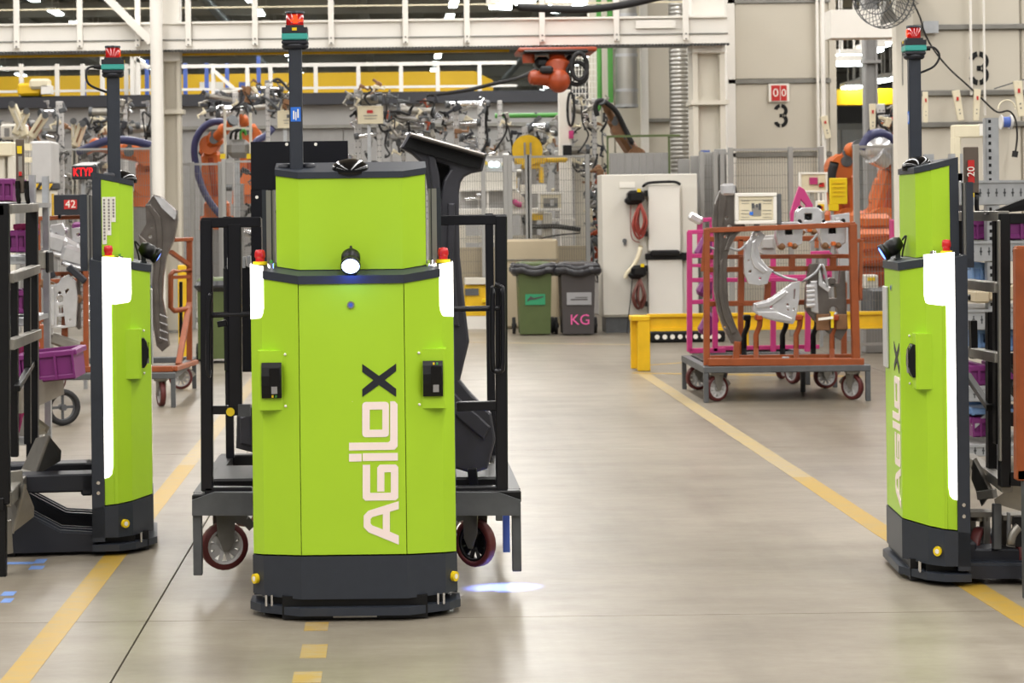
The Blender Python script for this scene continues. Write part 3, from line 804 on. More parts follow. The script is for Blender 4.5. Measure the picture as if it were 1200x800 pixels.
    B(MB().bx(-.025, .025, .015, .05, 1.42, 1.435).bx(-.005, .005, .02, .045, 1.43, 1.465), 'lamp_bracket', 'charcoal_dark', lb)
    B(MB().tube(smooth_path([lc - la * .1, lc - la * .13 + Vector((0, 0, .01)), (0, .06, 1.47), (0, .055, 1.44)], 4), .005, 6), 'lamp_cable', 'rubber', lb)
    # lock
    lk = B(MB().cyl((-.002, 0, 1.298), (-.002, -.006, 1.298), .015, n=18), 'lock', 'chrome')
    B(MB().cyl((-.002, -.006, 1.298), (-.002, -.008, 1.298), .009, n=12), 'keyhole', 'blue_paint', lk)
    # scanner boxes on the chamfers
    for sx in (-1, 1):
        xa, xb = .284, .392
        pl = [(xa, .045), (xb - .012, .045), (xb, .057), (xb, .155), (xa, .06)]
        if sx < 0: pl = mir(pl)
        bxn = B(MB().prism(pl, .865, 1.11), 'scanner_box', 'green')
        lx0, lx1 = .292, .374
        mb = MB()
        pr = [(0, -.073), (-.014, -.073), (-.026, -.055), (-.034, -.02), (-.034, .02), (-.026, .055), (-.014, .073), (0, .073)]
        mb.extr([(y, z) for y, z in pr], (min(sx * lx0, sx * lx1), .046, .9885), (0, 1, 0), (0, 0, 1), lx1 - lx0)
        sc_ = B(mb, 'scanner', 'black', bxn)
        gx = sx * .333 + .012
        B(MB().bx(gx - .02, gx + .022, .0085, .012, .96, 1.04), 'scanner_window', 'gloss_black', bxn)
        B(MB().bx(gx - .012, gx + .012, .0075, .02, .935, .965), 'scanner_display', 'grey_paint', bxn)
        zz_ = .925 if sx < 0 else 1.052
        B(MB().bx(gx - .012, gx - .004, .02, .024, zz_ - .006, zz_ + .004), 'amber_led', 'yellow_plastic', bxn)
        B(MB().bx(gx + .002, gx + .010, .02, .024, zz_ - .006, zz_ + .004), 'green_led', 'green_pipe', bxn)
        for z in (1.095, .882):
            B(MB().ball((sx * .276, .034, z), .006, 8, 6), 'screw', 'paper')
    if pocket:
        B(MB().bx(-.215, -.10, -.012, 0, .92, 1.30, .004), 'document_pocket', 'grey_light')
    if sticker:
        # stair-edged information sheet on the side of the hood
        po = [(0, 0), (.05, 0), (.05, .03), (.09, .03), (.09, -.0), (.09, .03)]
        xo = -.3125
        o = MB()
        for k, (y0, zl) in enumerate(((.236, 1.53), (.213, 1.575), (.190, 1.64))):
            o.bx(xo - .002, xo, y0 - .022, y0, zl, 1.765)
        sh = B(o, 'information_sheet', 'paper')
        o = MB()
        for k, (y0, zl) in enumerate(((.236, 1.53), (.213, 1.575), (.190, 1.64))):
            z = 1.755
            while z > zl + .02:
                o.bx(xo - .003, xo - .002, y0 - .016, y0 - .006, z - .012, z); z -= .016
        B(stuff_mb(o), 'fine_print', 'print_grey', sh)
        pl = MB().bx(-.40, -.30, .10, .2, 1.446, 1.45)
    # forks and outriggers
    for sx in (-1, 1):
        B(MB().bx(sx * .22 - .08, sx * .22 + .08, .30, 1.55, lift, lift + (.09 if lift > .2 else .06), .008).bx(sx * .22 - .08, sx * .22 + .08, .30, .36, lift - .02, lift + .09, .01), 'fork', 'charcoal_dark')
        pr = [(.28, .02), (1.35, .02), (1.35, .225), (.66, .225), (.46, .115), (.28, .10)]
        if lift < .2: pr = [(.28, .03), (1.4, .03), (1.4, .085), (.30, .085)]
        mb = MB(); mb.extr(pr, (sx * .30 - .09, 0, 0), (0, 1, 0), (0, 0, 1), .18)
        og = B(mb, 'outrigger', 'charcoal_dark')
        pr2 = [(y, z + .012) for y, z in pr[2:]] + [(y, z - .005) for y, z in pr[2:]][::-1]
        for k in (-.085, 0, .065):
            mb = MB(); mb.extr(pr2, (sx * .30 + k, 0, 0), (0, 1, 0), (0, 0, 1), .02); B(mb, 'ridge', 'charcoal', og)
    return t
def stuff_mb(mb): return mb

a = G(416, 727)
AGV0 = agv('green driverless forklift facing the camera with white and dark lettering and a black cart behind', (a.x, a.y, 0), 0, .26, lamp_on=True)
AGV1 = agv('green driverless forklift seen side-on with a stepped white text sheet on its hood', (-1.25, 10.52, 0), math.radians(96.5), .30, ky=.98, pocket=True, sticker=True, e_cable=[(-.225, .258, 2.415), (-.225, .30, 2.42), (-.25, .335, 2.40), (-.26, .325, 2.33), (-.235, .235, 2.29)])
AGV2 = agv('green driverless forklift seen obliquely with its lettering foreshortened beside a shelving bay', (2.298, 9.44, 0), math.radians(-94.6), .085, ky=.86, pocket=True)
for nm, t, dx, e in (('front', AGV0, Vector((0, -.86, -.5)), 1.5),):
    l = bpy.data.lights.new('lamp_spill', 'POINT'); l.energy = 1.1; l.color = (.05, .14, 1); l.shadow_soft_size = .02
    o = bpy.data.objects.new('lamp_spill', l); COL.objects.link(o); o.parent = t; o.location = (0, -.09, 1.44)
# the spot that the right forklift's lamp throws on the floor
l = bpy.data.lights.new('beam_lamp_light', 'SPOT'); l.energy = 8500; l.color = (.12, .20, 1.0); l.spot_size = math.radians(6.2); l.spot_blend = .9; l.shadow_soft_size = .01
o = bpy.data.objects.new('beam_lamp_light', l); COL.objects.link(o)
bpy.context.view_layer.update()
src = AGV2.matrix_world @ Vector((0, -.07, 1.445)); tgt = G(592, 688)
o.location = src; o.rotation_euler = (tgt - src).to_track_quat('-Z', 'Y').to_euler()

# ------------------------------------------------------------------ carts
def caster(root, x, y, ztop, R_=.105, ang=0., m_hub='grey_light', local=True):
    zc = R_ if ztop < .36 and ztop > R_ * 2 else ztop - R_ * 1.75
    zc = ztop - .30 + R_ if False else max(zc, R_)
    return caster_at(root, x, y, zc, ztop, R_, ang, m_hub)
def caster_at(root, x, y, zc, ztop, R_, ang, m_hub='grey_light', brake=True):
    ca, sa = math.cos(ang), math.sin(ang)
    def T(p): return Vector((x + p[0] * ca - p[1] * sa, y + p[0] * sa + p[1] * ca, p[2]))
    mb = MB()
    wv = .022
    def pl(sy):
        q = [(-.045, ztop - .02), (.045, ztop - .02), (.035, zc + .02), (.012, zc - .022), (-.012, zc - .022), (-.04, zc + .05)]
        mb.add([T((a_, sy * .036, b_)) for a_, b_ in q] + [T((a_, sy * .030, b_)) for a_, b_ in q], [tuple(range(6)), tuple(range(6, 12))[::-1]] + [(i, i + 6, (i + 1) % 6 + 6, (i + 1) % 6) for i in range(6)])
    pl(-1); pl(1)
    mb.box(T((0, 0, ztop - .012)), (.11, .11, .022)).cyl(T((0, 0, ztop - .045)), T((0, 0, ztop - .02)), .042, n=14)
    c = mb.build('caster', 'steel_bare', root, True)
    prof = [(R_ * .76, -wv), (R_ * .96, -wv), (R_, -wv * .7), (R_, wv * .7), (R_ * .96, wv), (R_ * .76, wv), (R_ * .76, -wv)]
    ax = T((0, 1, 0)) - T((0, 0, 0))
    MB().lathe(prof, 26, T((0, 0, zc)), ax).build('tyre', 'tyre_maroon', c, True)
    hb = MB(); o = T((0, 0, zc)); X, Y_ = basis(ax)
    hb.lathe([(R_ * .77, -wv * .9), (R_ * .77, wv * .9), (R_ * .66, wv * .9), (R_ * .66, -wv * .9), (R_ * .77, -wv * .9)], 22, o, ax)
    hb.cyl(o - ax * wv * 1.1, o + ax * wv * 1.1, R_ * .22, n=12)
    for k in range(10):
        d = X * math.cos(2 * PI * k / 10) + Y_ * math.sin(2 * PI * k / 10)
        hb.bar(o + d * R_ * .2, o + d * R_ * .68, R_ * .17, wv * 1.3)
    hb.build('hub', m_hub, c, True)
    if brake:
        MB().bar(T((.03, 0, ztop - .06)), T((.10, 0, ztop - .085)), .02, .05).bar(T((.10, 0, ztop - .085)), T((.13, 0, ztop - .12)), .018, .04).build('brake_pedal', 'steel_bare', c, True)
    return c
def base_cart(root, W, D, zt, zl=0., m='steel_dark', legs=True, R_=.105, angs=(.3, -.2, 1.2, 2.), ins=.14, insr=None, mf=None, hubs=None):
    h = .055
    mb = MB().bx(-W / 2, W / 2, 0, .07, zt - h, zt, .006).bx(-W / 2, W / 2, D - .07, D, zt - h, zt, .006).bx(-W / 2, -W / 2 + .07, .07, D - .07, zt - h, zt).bx(W / 2 - .07, W / 2, .07, D - .07, zt - h, zt).bx(-W / 2 + .07, W / 2 - .07, D * .45, D * .55, zt - h, zt - .01)
    dk = mb.build('base_frame', mf or m, root, True)
    k = 0
    for x in (-1, 1):
        for y in (0, 1):
            px, py = x * (W / 2 - .022), .022 if y == 0 else D - .022
            MB().bx(px - .02, px + .02, py - .02, py + .02, zl, zt - h, .003).build('leg', m, root, True)
            caster_at(root, x * (W / 2 - (ins if x < 0 or insr is None else insr)), .13 if y == 0 else D - .13, zl + R_ + .002, zt - h, R_, angs[k], hubs[k] if hubs else 'grey_light'); k += 1
    return dk

def frame(root, m, bars, name='frame_tube'):
    for a, b, wd in bars: MB().bar(a, b, wd, wd, wd * .12).build(name, m, root)
# ---- black rack carried by the middle forklift
Yk = 9.02
ck = thing('rack_cart', 'black tubular rack cart carried behind the middle forklift, standing off the floor', 'cart', (P(418, 600, Yk).x, Yk, 0))
zt = P(418, 577, Yk).z; zl = P(418, 672, Yk).z
base_cart(ck, (611 - 225) / F * Yk, 1.5, zt, zl, angs=(.35, 1.2, 2.4, 2.0), R_=.107, ins=.13, insr=.2, mf='black', hubs=['grey_light', 'grey_light', 'black', 'black'])  # right hubs black: the shade around those casters is painted into their colour
MB().pbox(243, 561, 298, 573, Yk + .35, .5, .01).build('sill_bar', 'black', ck); MB().pbox(533, 559, 592, 571, Yk + .35, .5, .01).build('sill_bar', 'black', ck)
def pz(px, py, Y): return P(px, py, Y)
for x0, x1, sg in ((225, 296, 1), (610, 535, -1)):
    mb = MB(); a = P(x0, 604, Yk - .02); b = P(x1, 604, Yk - .02); c2 = P(x1, 577, Yk - .02); d = P(x0 + sg * 26, 577, Yk - .02); e = P(x0, 586, Yk - .02)
    q = [a, b, c2, d, e]; mb.add(q + [v + Vector((0, .06, 0)) for v in q], [tuple(range(5)) if sg > 0 else tuple(range(5))[::-1], tuple(range(5, 10))[::-1] if sg > 0 else tuple(range(5, 10))] + [(i, i + 5, (i + 1) % 5 + 5, (i + 1) % 5) if sg > 0 else (i, (i + 1) % 5, (i + 1) % 5 + 5, i + 5) for i in range(5)])
    mb.build('guide_plate', 'steel_dark', ck)
MB().pbox(589.5, 604, 597.5, 647, Yk + .5, .04).build('blue_leg', 'blue_paint', ck)
def pbar(root, a, b, Y, wpx, m, name='frame_tube', Y2=None, bev=.1):
    wd = wpx / F * Y
    return MB().bar(P(*a, Y), P(*b, Y2 or Y), wd, wd, wd * bev).build(name, m, root)
for a, b, wpx in (((242, 257), (243, 575), 14), ((236, 261), (306, 260), 12), ((587, 252), (588, 578), 14), ((515, 258), (594, 257), 12),
                  ((275, 262), (276, 486), 16), ((245, 480), (292, 480), 10), ((535, 476), (582, 475), 11), ((240, 577), (296, 577), 14), ((534, 576), (592, 575), 13)):
    pbar(ck, a, b, Yk + .05, wpx, 'navy_black')
for a, b in (((244, 369), (300, 368)), ((532, 362), (586, 361))):
    MB().cyl(P(*a, Yk + .03), P(*b, Yk + .03), .0125, n=10).build('cross_tube', 'navy_black', ck)
pbar(ck, (255, 380), (266, 378), Yk + .05, 7, 'navy_black', 'stub'); 
for pts in (((579, 336), (577, 345), (577, 425), (580, 434), (586, 434), (589, 425), (589, 345), (586, 336), (580, 333)), ((248, 345), (245, 355), (244, 430), (247, 440))):
    MB().tube(smooth_path([P(x, y, Yk - .02) for x, y in pts], 3), .012, 8).build('handle', 'navy_black', ck)
MB().pbox(266, 478, 275, 487, Yk - .0, .012).build('tag_holder', 'black', ck)
o = MB().cyl(P(270, 482.5, Yk - .012), P(270, 482.5, Yk + .0), .019, n=18).build('yellow_tag', 'yellow_plastic', ck)
MB().pbox(279, 474, 293, 488, Yk, .04).build('clamp_block', 'steel_dark', ck)
# panels and uprights of the rack further back
MB().pbox(294, 165.5, 408, 222, Yk + .62, .03).pbox(294, 222, 320, 256, Yk + .62, .03).build('top_board', 'navy_black', ck)
for x, y in ((336, 169), (370, 169), (301, 231)):
    MB().cyl(P(x, y, Yk + .615), P(x, y, Yk + .62), .008, n=10).build('board_bolt', 'paper', ck)
MB().pbox(296, 252, 308, 590, Yk + .65, .05).build('upright', 'navy_black', ck)
MB().pbox(262, 312, 298, 436, Yk + .8, .05, .01).build('side_board', 'navy_black', ck)
mb = MB(); 
for k, (x, y) in enumerate(((266, 303), (272, 302), (284, 302), (290, 301))):
    mb.pbox(x, y - 1, x + 3.4, y + 12, Yk + .78, .08)
mb.build('locating_pin', 'galv', ck)
for r_ in (0, 1):
    for sx in (-1, 1):
        MB().bx(ck.location.x + sx * .66 - .02, ck.location.x + sx * .66 + .02, Yk + 1.3, Yk + 1.34, zt, 1.66).build('rear_upright', 'navy_black', ck)
    break
def pressing(name, label, cat, m, Y, outline, holes=(), emboss=(), t=.03, bev=.006, group=None, parent=None, em_m=None, tilt=0.):
    cx = sum(p[0] for p in outline) / len(outline); cy = sum(p[1] for p in outline) / len(outline)
    c = P(cx, cy, Y)
    loc = lambda p: (lambda w_: (w_.x - c.x, w_.z - c.z))(P(p[0], p[1], Y))
    root = parent if parent is not None else thing(name, label, cat, c, 0, group)
    rl = root
    while rl.parent: rl = rl.parent
    mw = Matrix.Translation(c - rl.location) @ Matrix.Rotation(tilt, 4, 'Z') @ plane_mat((0, t / 2 + bev, 0), *FRONT)
    me = fill2d([[loc(p) for p in outline]] + [[loc(p) for p in h] for h in holes], t, bev)
    o = MB().mesh(me, mw).build('panel' if parent is None else name, m, root, True); bpy.data.meshes.remove(me)
    for e in emboss:
        hs = e[1] if isinstance(e, tuple) else []
        pl = e[0] if isinstance(e, tuple) else e
        me = fill2d([[loc(p) for p in pl]] + [[loc(p) for p in h] for h in hs], .012, .008)
        mw2 = Matrix.Translation(c - rl.location) @ Matrix.Rotation(tilt, 4, 'Z') @ plane_mat((0, -.004, 0), *FRONT)
        MB().mesh(me, mw2).build('raised_rib', em_m or m, o, True); bpy.data.meshes.remove(me)
    return root
def circ(x, y, r, n=12): return [(x + r * math.cos(2 * PI * i / n), y + r * math.sin(2 * PI * i / n)) for i in range(n)]
pp = pressing('car_body_side', 'dark car body side panel standing upright in the black rack, sloping top', 'car panel', 'sheet_black', Yk + .35,
    [(473, 172), (481, 158), (567, 182), (563, 198), (552, 200), (542, 205), (537, 213), (535, 226), (535, 252), (536, 300), (541, 350), (547, 400), (536, 446), (549, 462), (573, 486), (578, 515), (569, 547), (554, 552), (530, 545), (528, 470), (520, 400), (513, 330), (508, 250), (502, 205), (495, 188), (484, 178)],
    holes=[[(509, 186), (528, 192), (531, 199), (523, 212), (518, 235), (514, 235), (510, 205)]],
    emboss=[[(504, 184), (508, 184), (513, 205), (516, 250), (512, 250), (507, 210)], [(527, 240), (531, 240), (530, 300), (536, 380), (531, 380), (526, 300)], [(520, 470), (540, 490), (566, 512), (572, 500), (560, 488), (545, 476), (530, 460)]], t=.08, bev=.012)
mb = MB(); q = [P(*p, Yk + .50) for p in ((490, 176), (545, 190), (533, 215), (528, 250), (514, 250), (506, 205))]
mb.add(q + [v + Vector((0, .02, 0)) for v in q], [(5, 4, 3, 2, 1, 0), (6, 7, 8, 9, 10, 11)] + [(i, (i + 1) % 6, (i + 1) % 6 + 6, i + 6) for i in range(6)]); mb.build('shade_sheet', 'black', pp)  # added black sheet, paints the shade of the recess behind the hole
mb = MB(); q = [P(*p, Yk + .32) for p in ((473, 172), (480, 160), (567, 184), (563, 198), (545, 194))]
mb.add(q + [v + Vector((0, .02, 0)) for v in q], [(4, 3, 2, 1, 0), (5, 6, 7, 8, 9)] + [(i, (i + 1) % 5, (i + 1) % 5 + 5, i + 5) for i in range(5)]); mb.build('dark_lip', 'black', pp)
MB().bar(P(480, 158, Yk + .33), P(568, 183, Yk + .33), .14, .02, .006).build('top_flange', 'sheet_grey', pp)
MB().cyl(P(518, 196, Yk + .50), P(518, 196, Yk + .47), .02, n=14).build('grommet', 'black', pp)
o = pressing('car_body_side', 'dark car body panel edge low behind the left side of the middle forklift', 'car panel', 'sheet_black', Yk + .5, [(279, 484), (290, 478), (300, 480), (302, 530), (290, 527), (278, 524)], t=.1, emboss=[[(283, 490), (292, 486), (293, 520), (284, 518)]])
pbar(ck, (553, 548), (556, 578), Yk + .35, 11, 'navy_black', 'panel_foot'); pbar(ck, (520, 380), (530, 576), Yk + .5, 10, 'navy_black', 'upright')

# ---- left rack on the side-on forklift
def tall_rack(label, Xs, Ya, Yb_, sgn, ztop, posts_in, rails, depth_x, zb, name='rack_cart', m='black'):
    # side frame runs along Y at X = Xs, the rack body goes away from the aisle (sgn)
    t = thing(name, label, 'cart', (Xs + sgn * depth_x / 2, (Ya + Yb_) / 2, 0))
    return t
lk = thing('rack_cart', 'tall black rack cart with bare steel rails held by the side-on forklift', 'cart', (-2.5, 10.2, 0))
Ya, Yb2 = 9.55, 10.9
def lbar(px0, py0, Y0, px1, py1, Y1, wm, hm, m, name, root): 
    return MB().bar(P(px0, py0, Y0), P(px1, py1, Y1), wm, hm, .003).build(name, m, root)
for px, y0, y1, Y, wm in ((3, 238, 590, Ya, .062), (37.5, 243, 545, Yb2, .062)):
    lbar(px, y0, Y, px + 1, y1, Y, wm, .05, 'black', 'post', lk)
for px, y0, y1, Y in ((17, 330, 535, 10.05), (32, 325, 520, 10.6)):
    lbar(px, y0, Y, px + .5, y1, Y, .034, .04, 'black', 'inner_post', lk)
lbar(8, 245, Ya, 40, 243, Yb2, .05, .045, 'steel_bare', 'top_rail', lk)
lbar(10, 326, Ya, 42, 315, Yb2, .05, .045, 'steel_bare', 'mid_rail', lk)
lbar(11, 404, Ya, 44, 391, Yb2, .045, .05, 'steel_bare', 'mid_rail', lk)
lbar(6, 585, Ya, 44, 545, Yb2, .06, .07, 'steel_bare', 'bottom_rail', lk)
lbar(20, 455, 9.9, 38, 425, Yb2, .03, .03, 'black', 'diagonal', lk)
lbar(-60, 250, Ya, 6, 246, Ya, .05, .05, 'black', 'front_rail', lk)
lbar(-60, 590, Ya, 6, 590, Ya, .06, .06, 'black', 'front_rail', lk)
lbar(0, 565, Yb2, 44, 542, Yb2, .06, .06, 'black', 'rear_rail', lk)
lbar(-70, 243, Ya, -69, 640, Ya, .06, .05, 'black', 'post', lk)
lbar(-60, 243, Yb2, -59, 600, Yb2, .06, .05, 'black', 'post', lk)
lbar(2, 590, Ya, 2, 692, Ya, .045, .045, 'black', 'leg', lk)
lbar(13, 600, 10.1, 14, 671, 10.1, .045, .045, 'black', 'leg', lk)
lbar(-70, 640, Ya, -70, 692, Ya, .045, .045, 'black', 'leg', lk)
def wedge(root, p, Y, dY, name='guide_plate', m='steel_bare', th=.01):
    # folded guide plate: two sheets meeting at a ridge (p[1]-p[2]); pixel corners, outer leaf set back by dY
    a, b, c_, d = [P(x, y, Y + dy) for (x, y), dy in zip(p[:4], (dY, 0, 0, dY))]
    e, f = P(*p[4], Y + dY * .7), P(*p[5], Y + dY * .9)
    n1 = (b - a).cross(d - a).normalized() * th; n2 = (e - b).cross(c_ - b).normalized() * th
    mb = MB()
    for q, n in (((a, b, c_, d), n1), ((b, e, f, c_), n2)):
        q = list(q); mb.add(q + [v + n for v in q], [(0, 1, 2, 3), (7, 6, 5, 4), (0, 4, 5, 1), (1, 5, 6, 2), (2, 6, 7, 3), (3, 7, 4, 0)])
    return mb.build(name, m, root)
wedge(lk, [(42, 513), (57, 510), (40, 558), (24, 552), (72, 528), (71, 540)], 10.3, .15)
wedge(lk, [(12, 572), (29, 567), (14, 625), (1, 610), (40, 594), (40, 605)], 9.8, .12)
wedge(lk, [(28, 485), (36, 483), (30, 512), (22, 510), (58, 500), (55, 508)], 11.0, .15)
lbar(-40, 640, 9.5, 14, 628, 9.7, .012, .16, 'steel_bare', 'guide_plate', lk)
lbar(0, 563, 9.9, 26, 560, 9.95, .03, .08, 'steel_bare', 'plate_edge', lk)
# sign holder standing on the rack
hd = thing('number_tag_holder', 'dark brown number tag holder standing on the left rack', 'tag holder', P(26, 236, 10.2))
MB().pbox(18.5, 163, 28, 226, 10.2, .02, .003).build('plate', 'brown_tag', hd); MB().pbox(20, 171, 25.5, 180, 10.195, .005).build('yellow_label', 'yellow_plastic', hd)
MB().pbox(21.5, 183, 26, 206, 10.195, .005).build('worn_label', 'print_grey', hd); MB().pbox(22, 201, 25.5, 206, 10.19, .005).build('red_label', 'sign_red', hd)
for px in (20.5, 31): MB().tube([P(px, 212, 10.19), P(px + .6, 230, 10.19), P(px + 2, 237, 10.22)], .012, 6).build('hook', 'black', hd)
MB().pbox(23, 222, 31, 237, 10.21, .006).build('label_card', 'paper', hd)

# ---- right rack beside the oblique forklift
rk = thing('rack_cart', 'tall black rack cart with bare steel rails behind the oblique forklift', 'cart', (3.3, 9.4, 0))
Yn, Yf2 = 8.95, 9.85
for px, y0, y1, Y, wm, m in ((1176, 250, 570, Yn, .046, 'black'), (1124, 252, 640, Yf2, .03, 'black'), (1161, 365, 555, 9.35, .04, 'black'), (1167, 256, 520, 9.25, .022, 'black'), (1140, 375, 420, 9.6, .03, 'black')):
    lbar(px, y0, Y, px + 1, y1, Y, wm, .05, m, 'post', rk)
lbar(1170.5, 258, Yn - .03, 1172, 540, Yn - .03, .008, .03, 'steel_bare', 'edge_strip', rk)
lbar(1122, 253, Yf2, 1176, 253, Yn, .05, .045, 'steel_bare', 'top_rail', rk)
lbar(1132, 332, Yf2, 1172, 337, Yn, .05, .045, 'steel_bare', 'mid_rail', rk)
lbar(1132, 411, Yf2, 1172, 419, Yn, .045, .045, 'steel_bare', 'mid_rail', rk)
lbar(1136, 537, Yf2, 1180, 570, Yn, .05, .05, 'steel_bare', 'bottom_rail', rk)
lbar(1134, 440, Yf2, 1160, 478, 9.3, .03, .03, 'black', 'diagonal', rk)
lbar(1182, 425, 9.2, 1200, 445, 9.3, .03, .03, 'black', 'diagonal', rk); lbar(1182, 448, 9.2, 1200, 470, 9.3, .04, .04, 'black', 'diagonal', rk)
lbar(1178, 256, Yn, 1290, 256, Yn, .045, .045, 'black', 'front_rail', rk)
lbar(1176, 420, Yn + .05, 1290, 420, Yn + .05, .035, .05, 'black', 'front_rail', rk)
lbar(1176, 490, Yn + .05, 1290, 500, Yn + .05, .05, .06, 'black', 'front_rail', rk)
lbar(1180, 560, Yn, 1290, 566, Yn, .05, .06, 'black', 'front_rail', rk)
lbar(1290, 250, Yn, 1290, 640, Yn, .046, .046, 'black', 'post', rk)
lbar(1168, 590, 9.1, 1168, 643, 9.1, .035, .035, 'steel_dark', 'leg', rk)
lbar(1192, 605, 9.0, 1192, 640, 9.0, .035, .035, 'black', 'leg', rk); lbar(1182, 600, 9.05, 1182, 640, 9.05, .01, .03, 'galv', 'leg_edge', rk)
lbar(1290, 640, Yn, 1290, 690, Yn, .046, .046, 'black', 'leg', rk)
wedge(rk, [(1138, 548), (1142, 537), (1163, 577), (1150, 582), (1140, 560), (1152, 592)], 9.3, .1)
wedge(rk, [(1165, 585), (1200, 560), (1215, 604), (1166, 590), (1240, 560), (1240, 604)], 9.0, .1)
lbar(1147, 580, 9.25, 1166, 578, 9.2, .05, .04, 'steel_bare', 'bracket', rk)
MB().tube(smooth_path([P(1184, 640, 8.98), P(1186, 628, 8.98), P(1191, 620, 8.98), P(1194, 617, 8.98)], 3), .02, 8).build('bent_lever', 'steel_bare', rk)
p = P(1148, 605, 9.3)
caster_at(rk, p.x - 3.3, p.y - 9.4, .11, .29, .105, 1.0)
p = P(1186, 620, 9.2)
caster_at(rk, p.x - 3.3, p.y - 9.4, .11, .29, .105, 1.8)
mb = MB(); q = [P(1155, 251, 9.1), P(1200, 233, 9.2), P(1290, 216, 9.4), P(1290, 250, 9.4), P(1200, 247, 9.2)]
mb.add(q + [v + Vector((0, .04, 0)) for v in q], [(4, 3, 2, 1, 0), (5, 6, 7, 8, 9), (0, 1, 6, 5), (1, 2, 7, 6), (2, 3, 8, 7), (3, 4, 9, 8), (4, 0, 5, 9)]); mb.build('sloping_cover', 'black', rk)
hd = thing('number_tag_holder', 'dark brown number tag holder with red label above the right rack', 'tag holder', P(1139, 250, 9.7))
MB().pbox(1130, 172, 1147, 226, 9.7, .02, .003).build('plate', 'brown_tag', hd)
lbp = MB().pbox(1134.5, 187.5, 1142, 214, 9.69, .006).build('red_label', 'sign_red', hd)
mb = MB(); me = text2d('20', .05, .003); mb.mesh(me, plane_mat(P(1138.2, 201, 9.686), (0, 0, 1), (-1, 0, 0))); mb.build('number', 'paper', lbp)
MB().pbox(1133, 226, 1142, 231, 9.69, .02).build('yellow_clip', 'yellow_plastic', hd)
for px in (1130, 1145): MB().tube(smooth_path([P(px, 226, 9.69), P(px - .5, 240, 9.69), P(px + 1, 248, 9.69), P(px + 7, 248, 9.7)], 3), .011, 6).build('hook', 'black', hd)
# orange frame at the right edge
of = thing('parts_rack', 'orange steel frame cut off by the right edge of the photo', 'frame', (P(1215, 600, 8.7).x, 8.7, 0))
for a, b, wpx in (((1195, 290), (1196, 562), 13), ((1190, 294), (1300, 292), 12), ((1190, 448), (1300, 446), 12), ((1190, 556), (1300, 556), 13), ((1300, 290), (1300, 640), 13)):
    pbar(of, a, b, 8.72, wpx, 'orange_frame')
MB().pbox(1190, 560, 1310, 700, 8.75, .02).pbox(1302, 690, 1306, 712, 8.75, .02).build('skirt_plate', 'steel_dark', of) if False else None
for px in (1204, 1300):
    q = P(px, 600, 8.72); MB().bx(q.x - .02, q.x + .02, 8.70, 8.74, 0, P(px, 556, 8.72).z).build('leg', 'steel_dark', of)
# ------------------------------------------------------------------ middle distance
# two wheeled bins
def wheelie_bin(px0, px1, pyt, pyb, Y, m, label, prints):
    g = G((px0 + px1) / 2, pyb); Y = g.y
    t = thing('wheeled_bin', label, 'bin', g)
    c = g.x; hw = (px1 - px0) / 2 / F * Y; zt = P(px0, pyt, Y).z
    d = .5
    bw = hw * .80
    n = MB()
    vs = [(c - bw * .9, Y, .02), (c + bw * .9, Y, .02), (c + bw * .9, Y + d * .8, .02), (c - bw * .9, Y + d * .8, .02), (c - bw, Y - .04, zt - .12), (c + bw, Y - .04, zt - .12), (c + bw, Y + d, zt - .12), (c - bw, Y + d, zt - .12)]
    n.add(vs, [(3, 2, 1, 0), (4, 5, 6, 7), (0, 1, 5, 4), (1, 2, 6, 5), (2, 3, 7, 6), (3, 0, 4, 7)])
    b = n.build('body', m, t)
    MB().bx(c - bw * .92, c + bw * .92, Y - .05, Y - .036, .30, zt - .14).build('front_panel', m, t) if False else None
    rim = MB(); 
    pts = []
    for i in range(40):
        a = 2 * PI * i / 40; r = 1 + .05 * math.sin(a * 7) + .03 * math.sin(a * 13)
        pts.append((c + hw * .92 * max(-1, min(1, 1.3 * math.cos(a))) * r, Y + d / 2 + (d / 2 + .07) * max(-1, min(1, 1.3 * math.sin(a))) * r, zt - .13 + .02 * math.sin(a * 5)))
    rim.tube(pts, .055, 8, True); rim.tube([(p[0], p[1], p[2] + .05) for p in pts], .04, 8, True); rim.build('bag_rim', 'bag', t)
    MB().bx(c - hw * .82, c + hw * .82, Y + .02, Y + d, zt - .10, zt - .02, .02).tube([(c - hw * .5, Y + d + .05, zt - .03), (c + hw * .5, Y + d + .05, zt - .03)], .02, 8).build('lid', m, t)
    for s_ in (-1, 1):
        MB().cyl((c + s_ * hw * .86, Y + d * .85, .11), (c + s_ * hw * 1.0, Y + d * .85, .11), .11, n=18).cyl((c + s_ * hw * .8, Y + d * .85, .11), (c + s_ * hw * 1.04, Y + d * .85, .11), .03, n=10).build('wheel', 'rubber', t)
    prints(b, c, Y, bw, zt)
    return t
def prA(b, c, Y, bw, zt):
    MB().bx(c - .13, c + .13, Y - .037, Y - .03, .40, .54).build('print_patch', 'green_print', b)
    mb = MB(); me = fill2d([[(-.11, -.03), (-.07, -.005), (.0, 0), (.1, .03), (.11, .045), (-.02, .02), (-.06, .045), (-.1, .0)]], .004); mb.mesh(me, plane_mat((c, Y - .04, .47), *FRONT)); mb.build('print_mark', 'bin_dark', b)
    MB().bx(c - .11, c + .11, Y - .048, Y - .035, .855, .872).build('print_line', 'yellow_plastic', b)
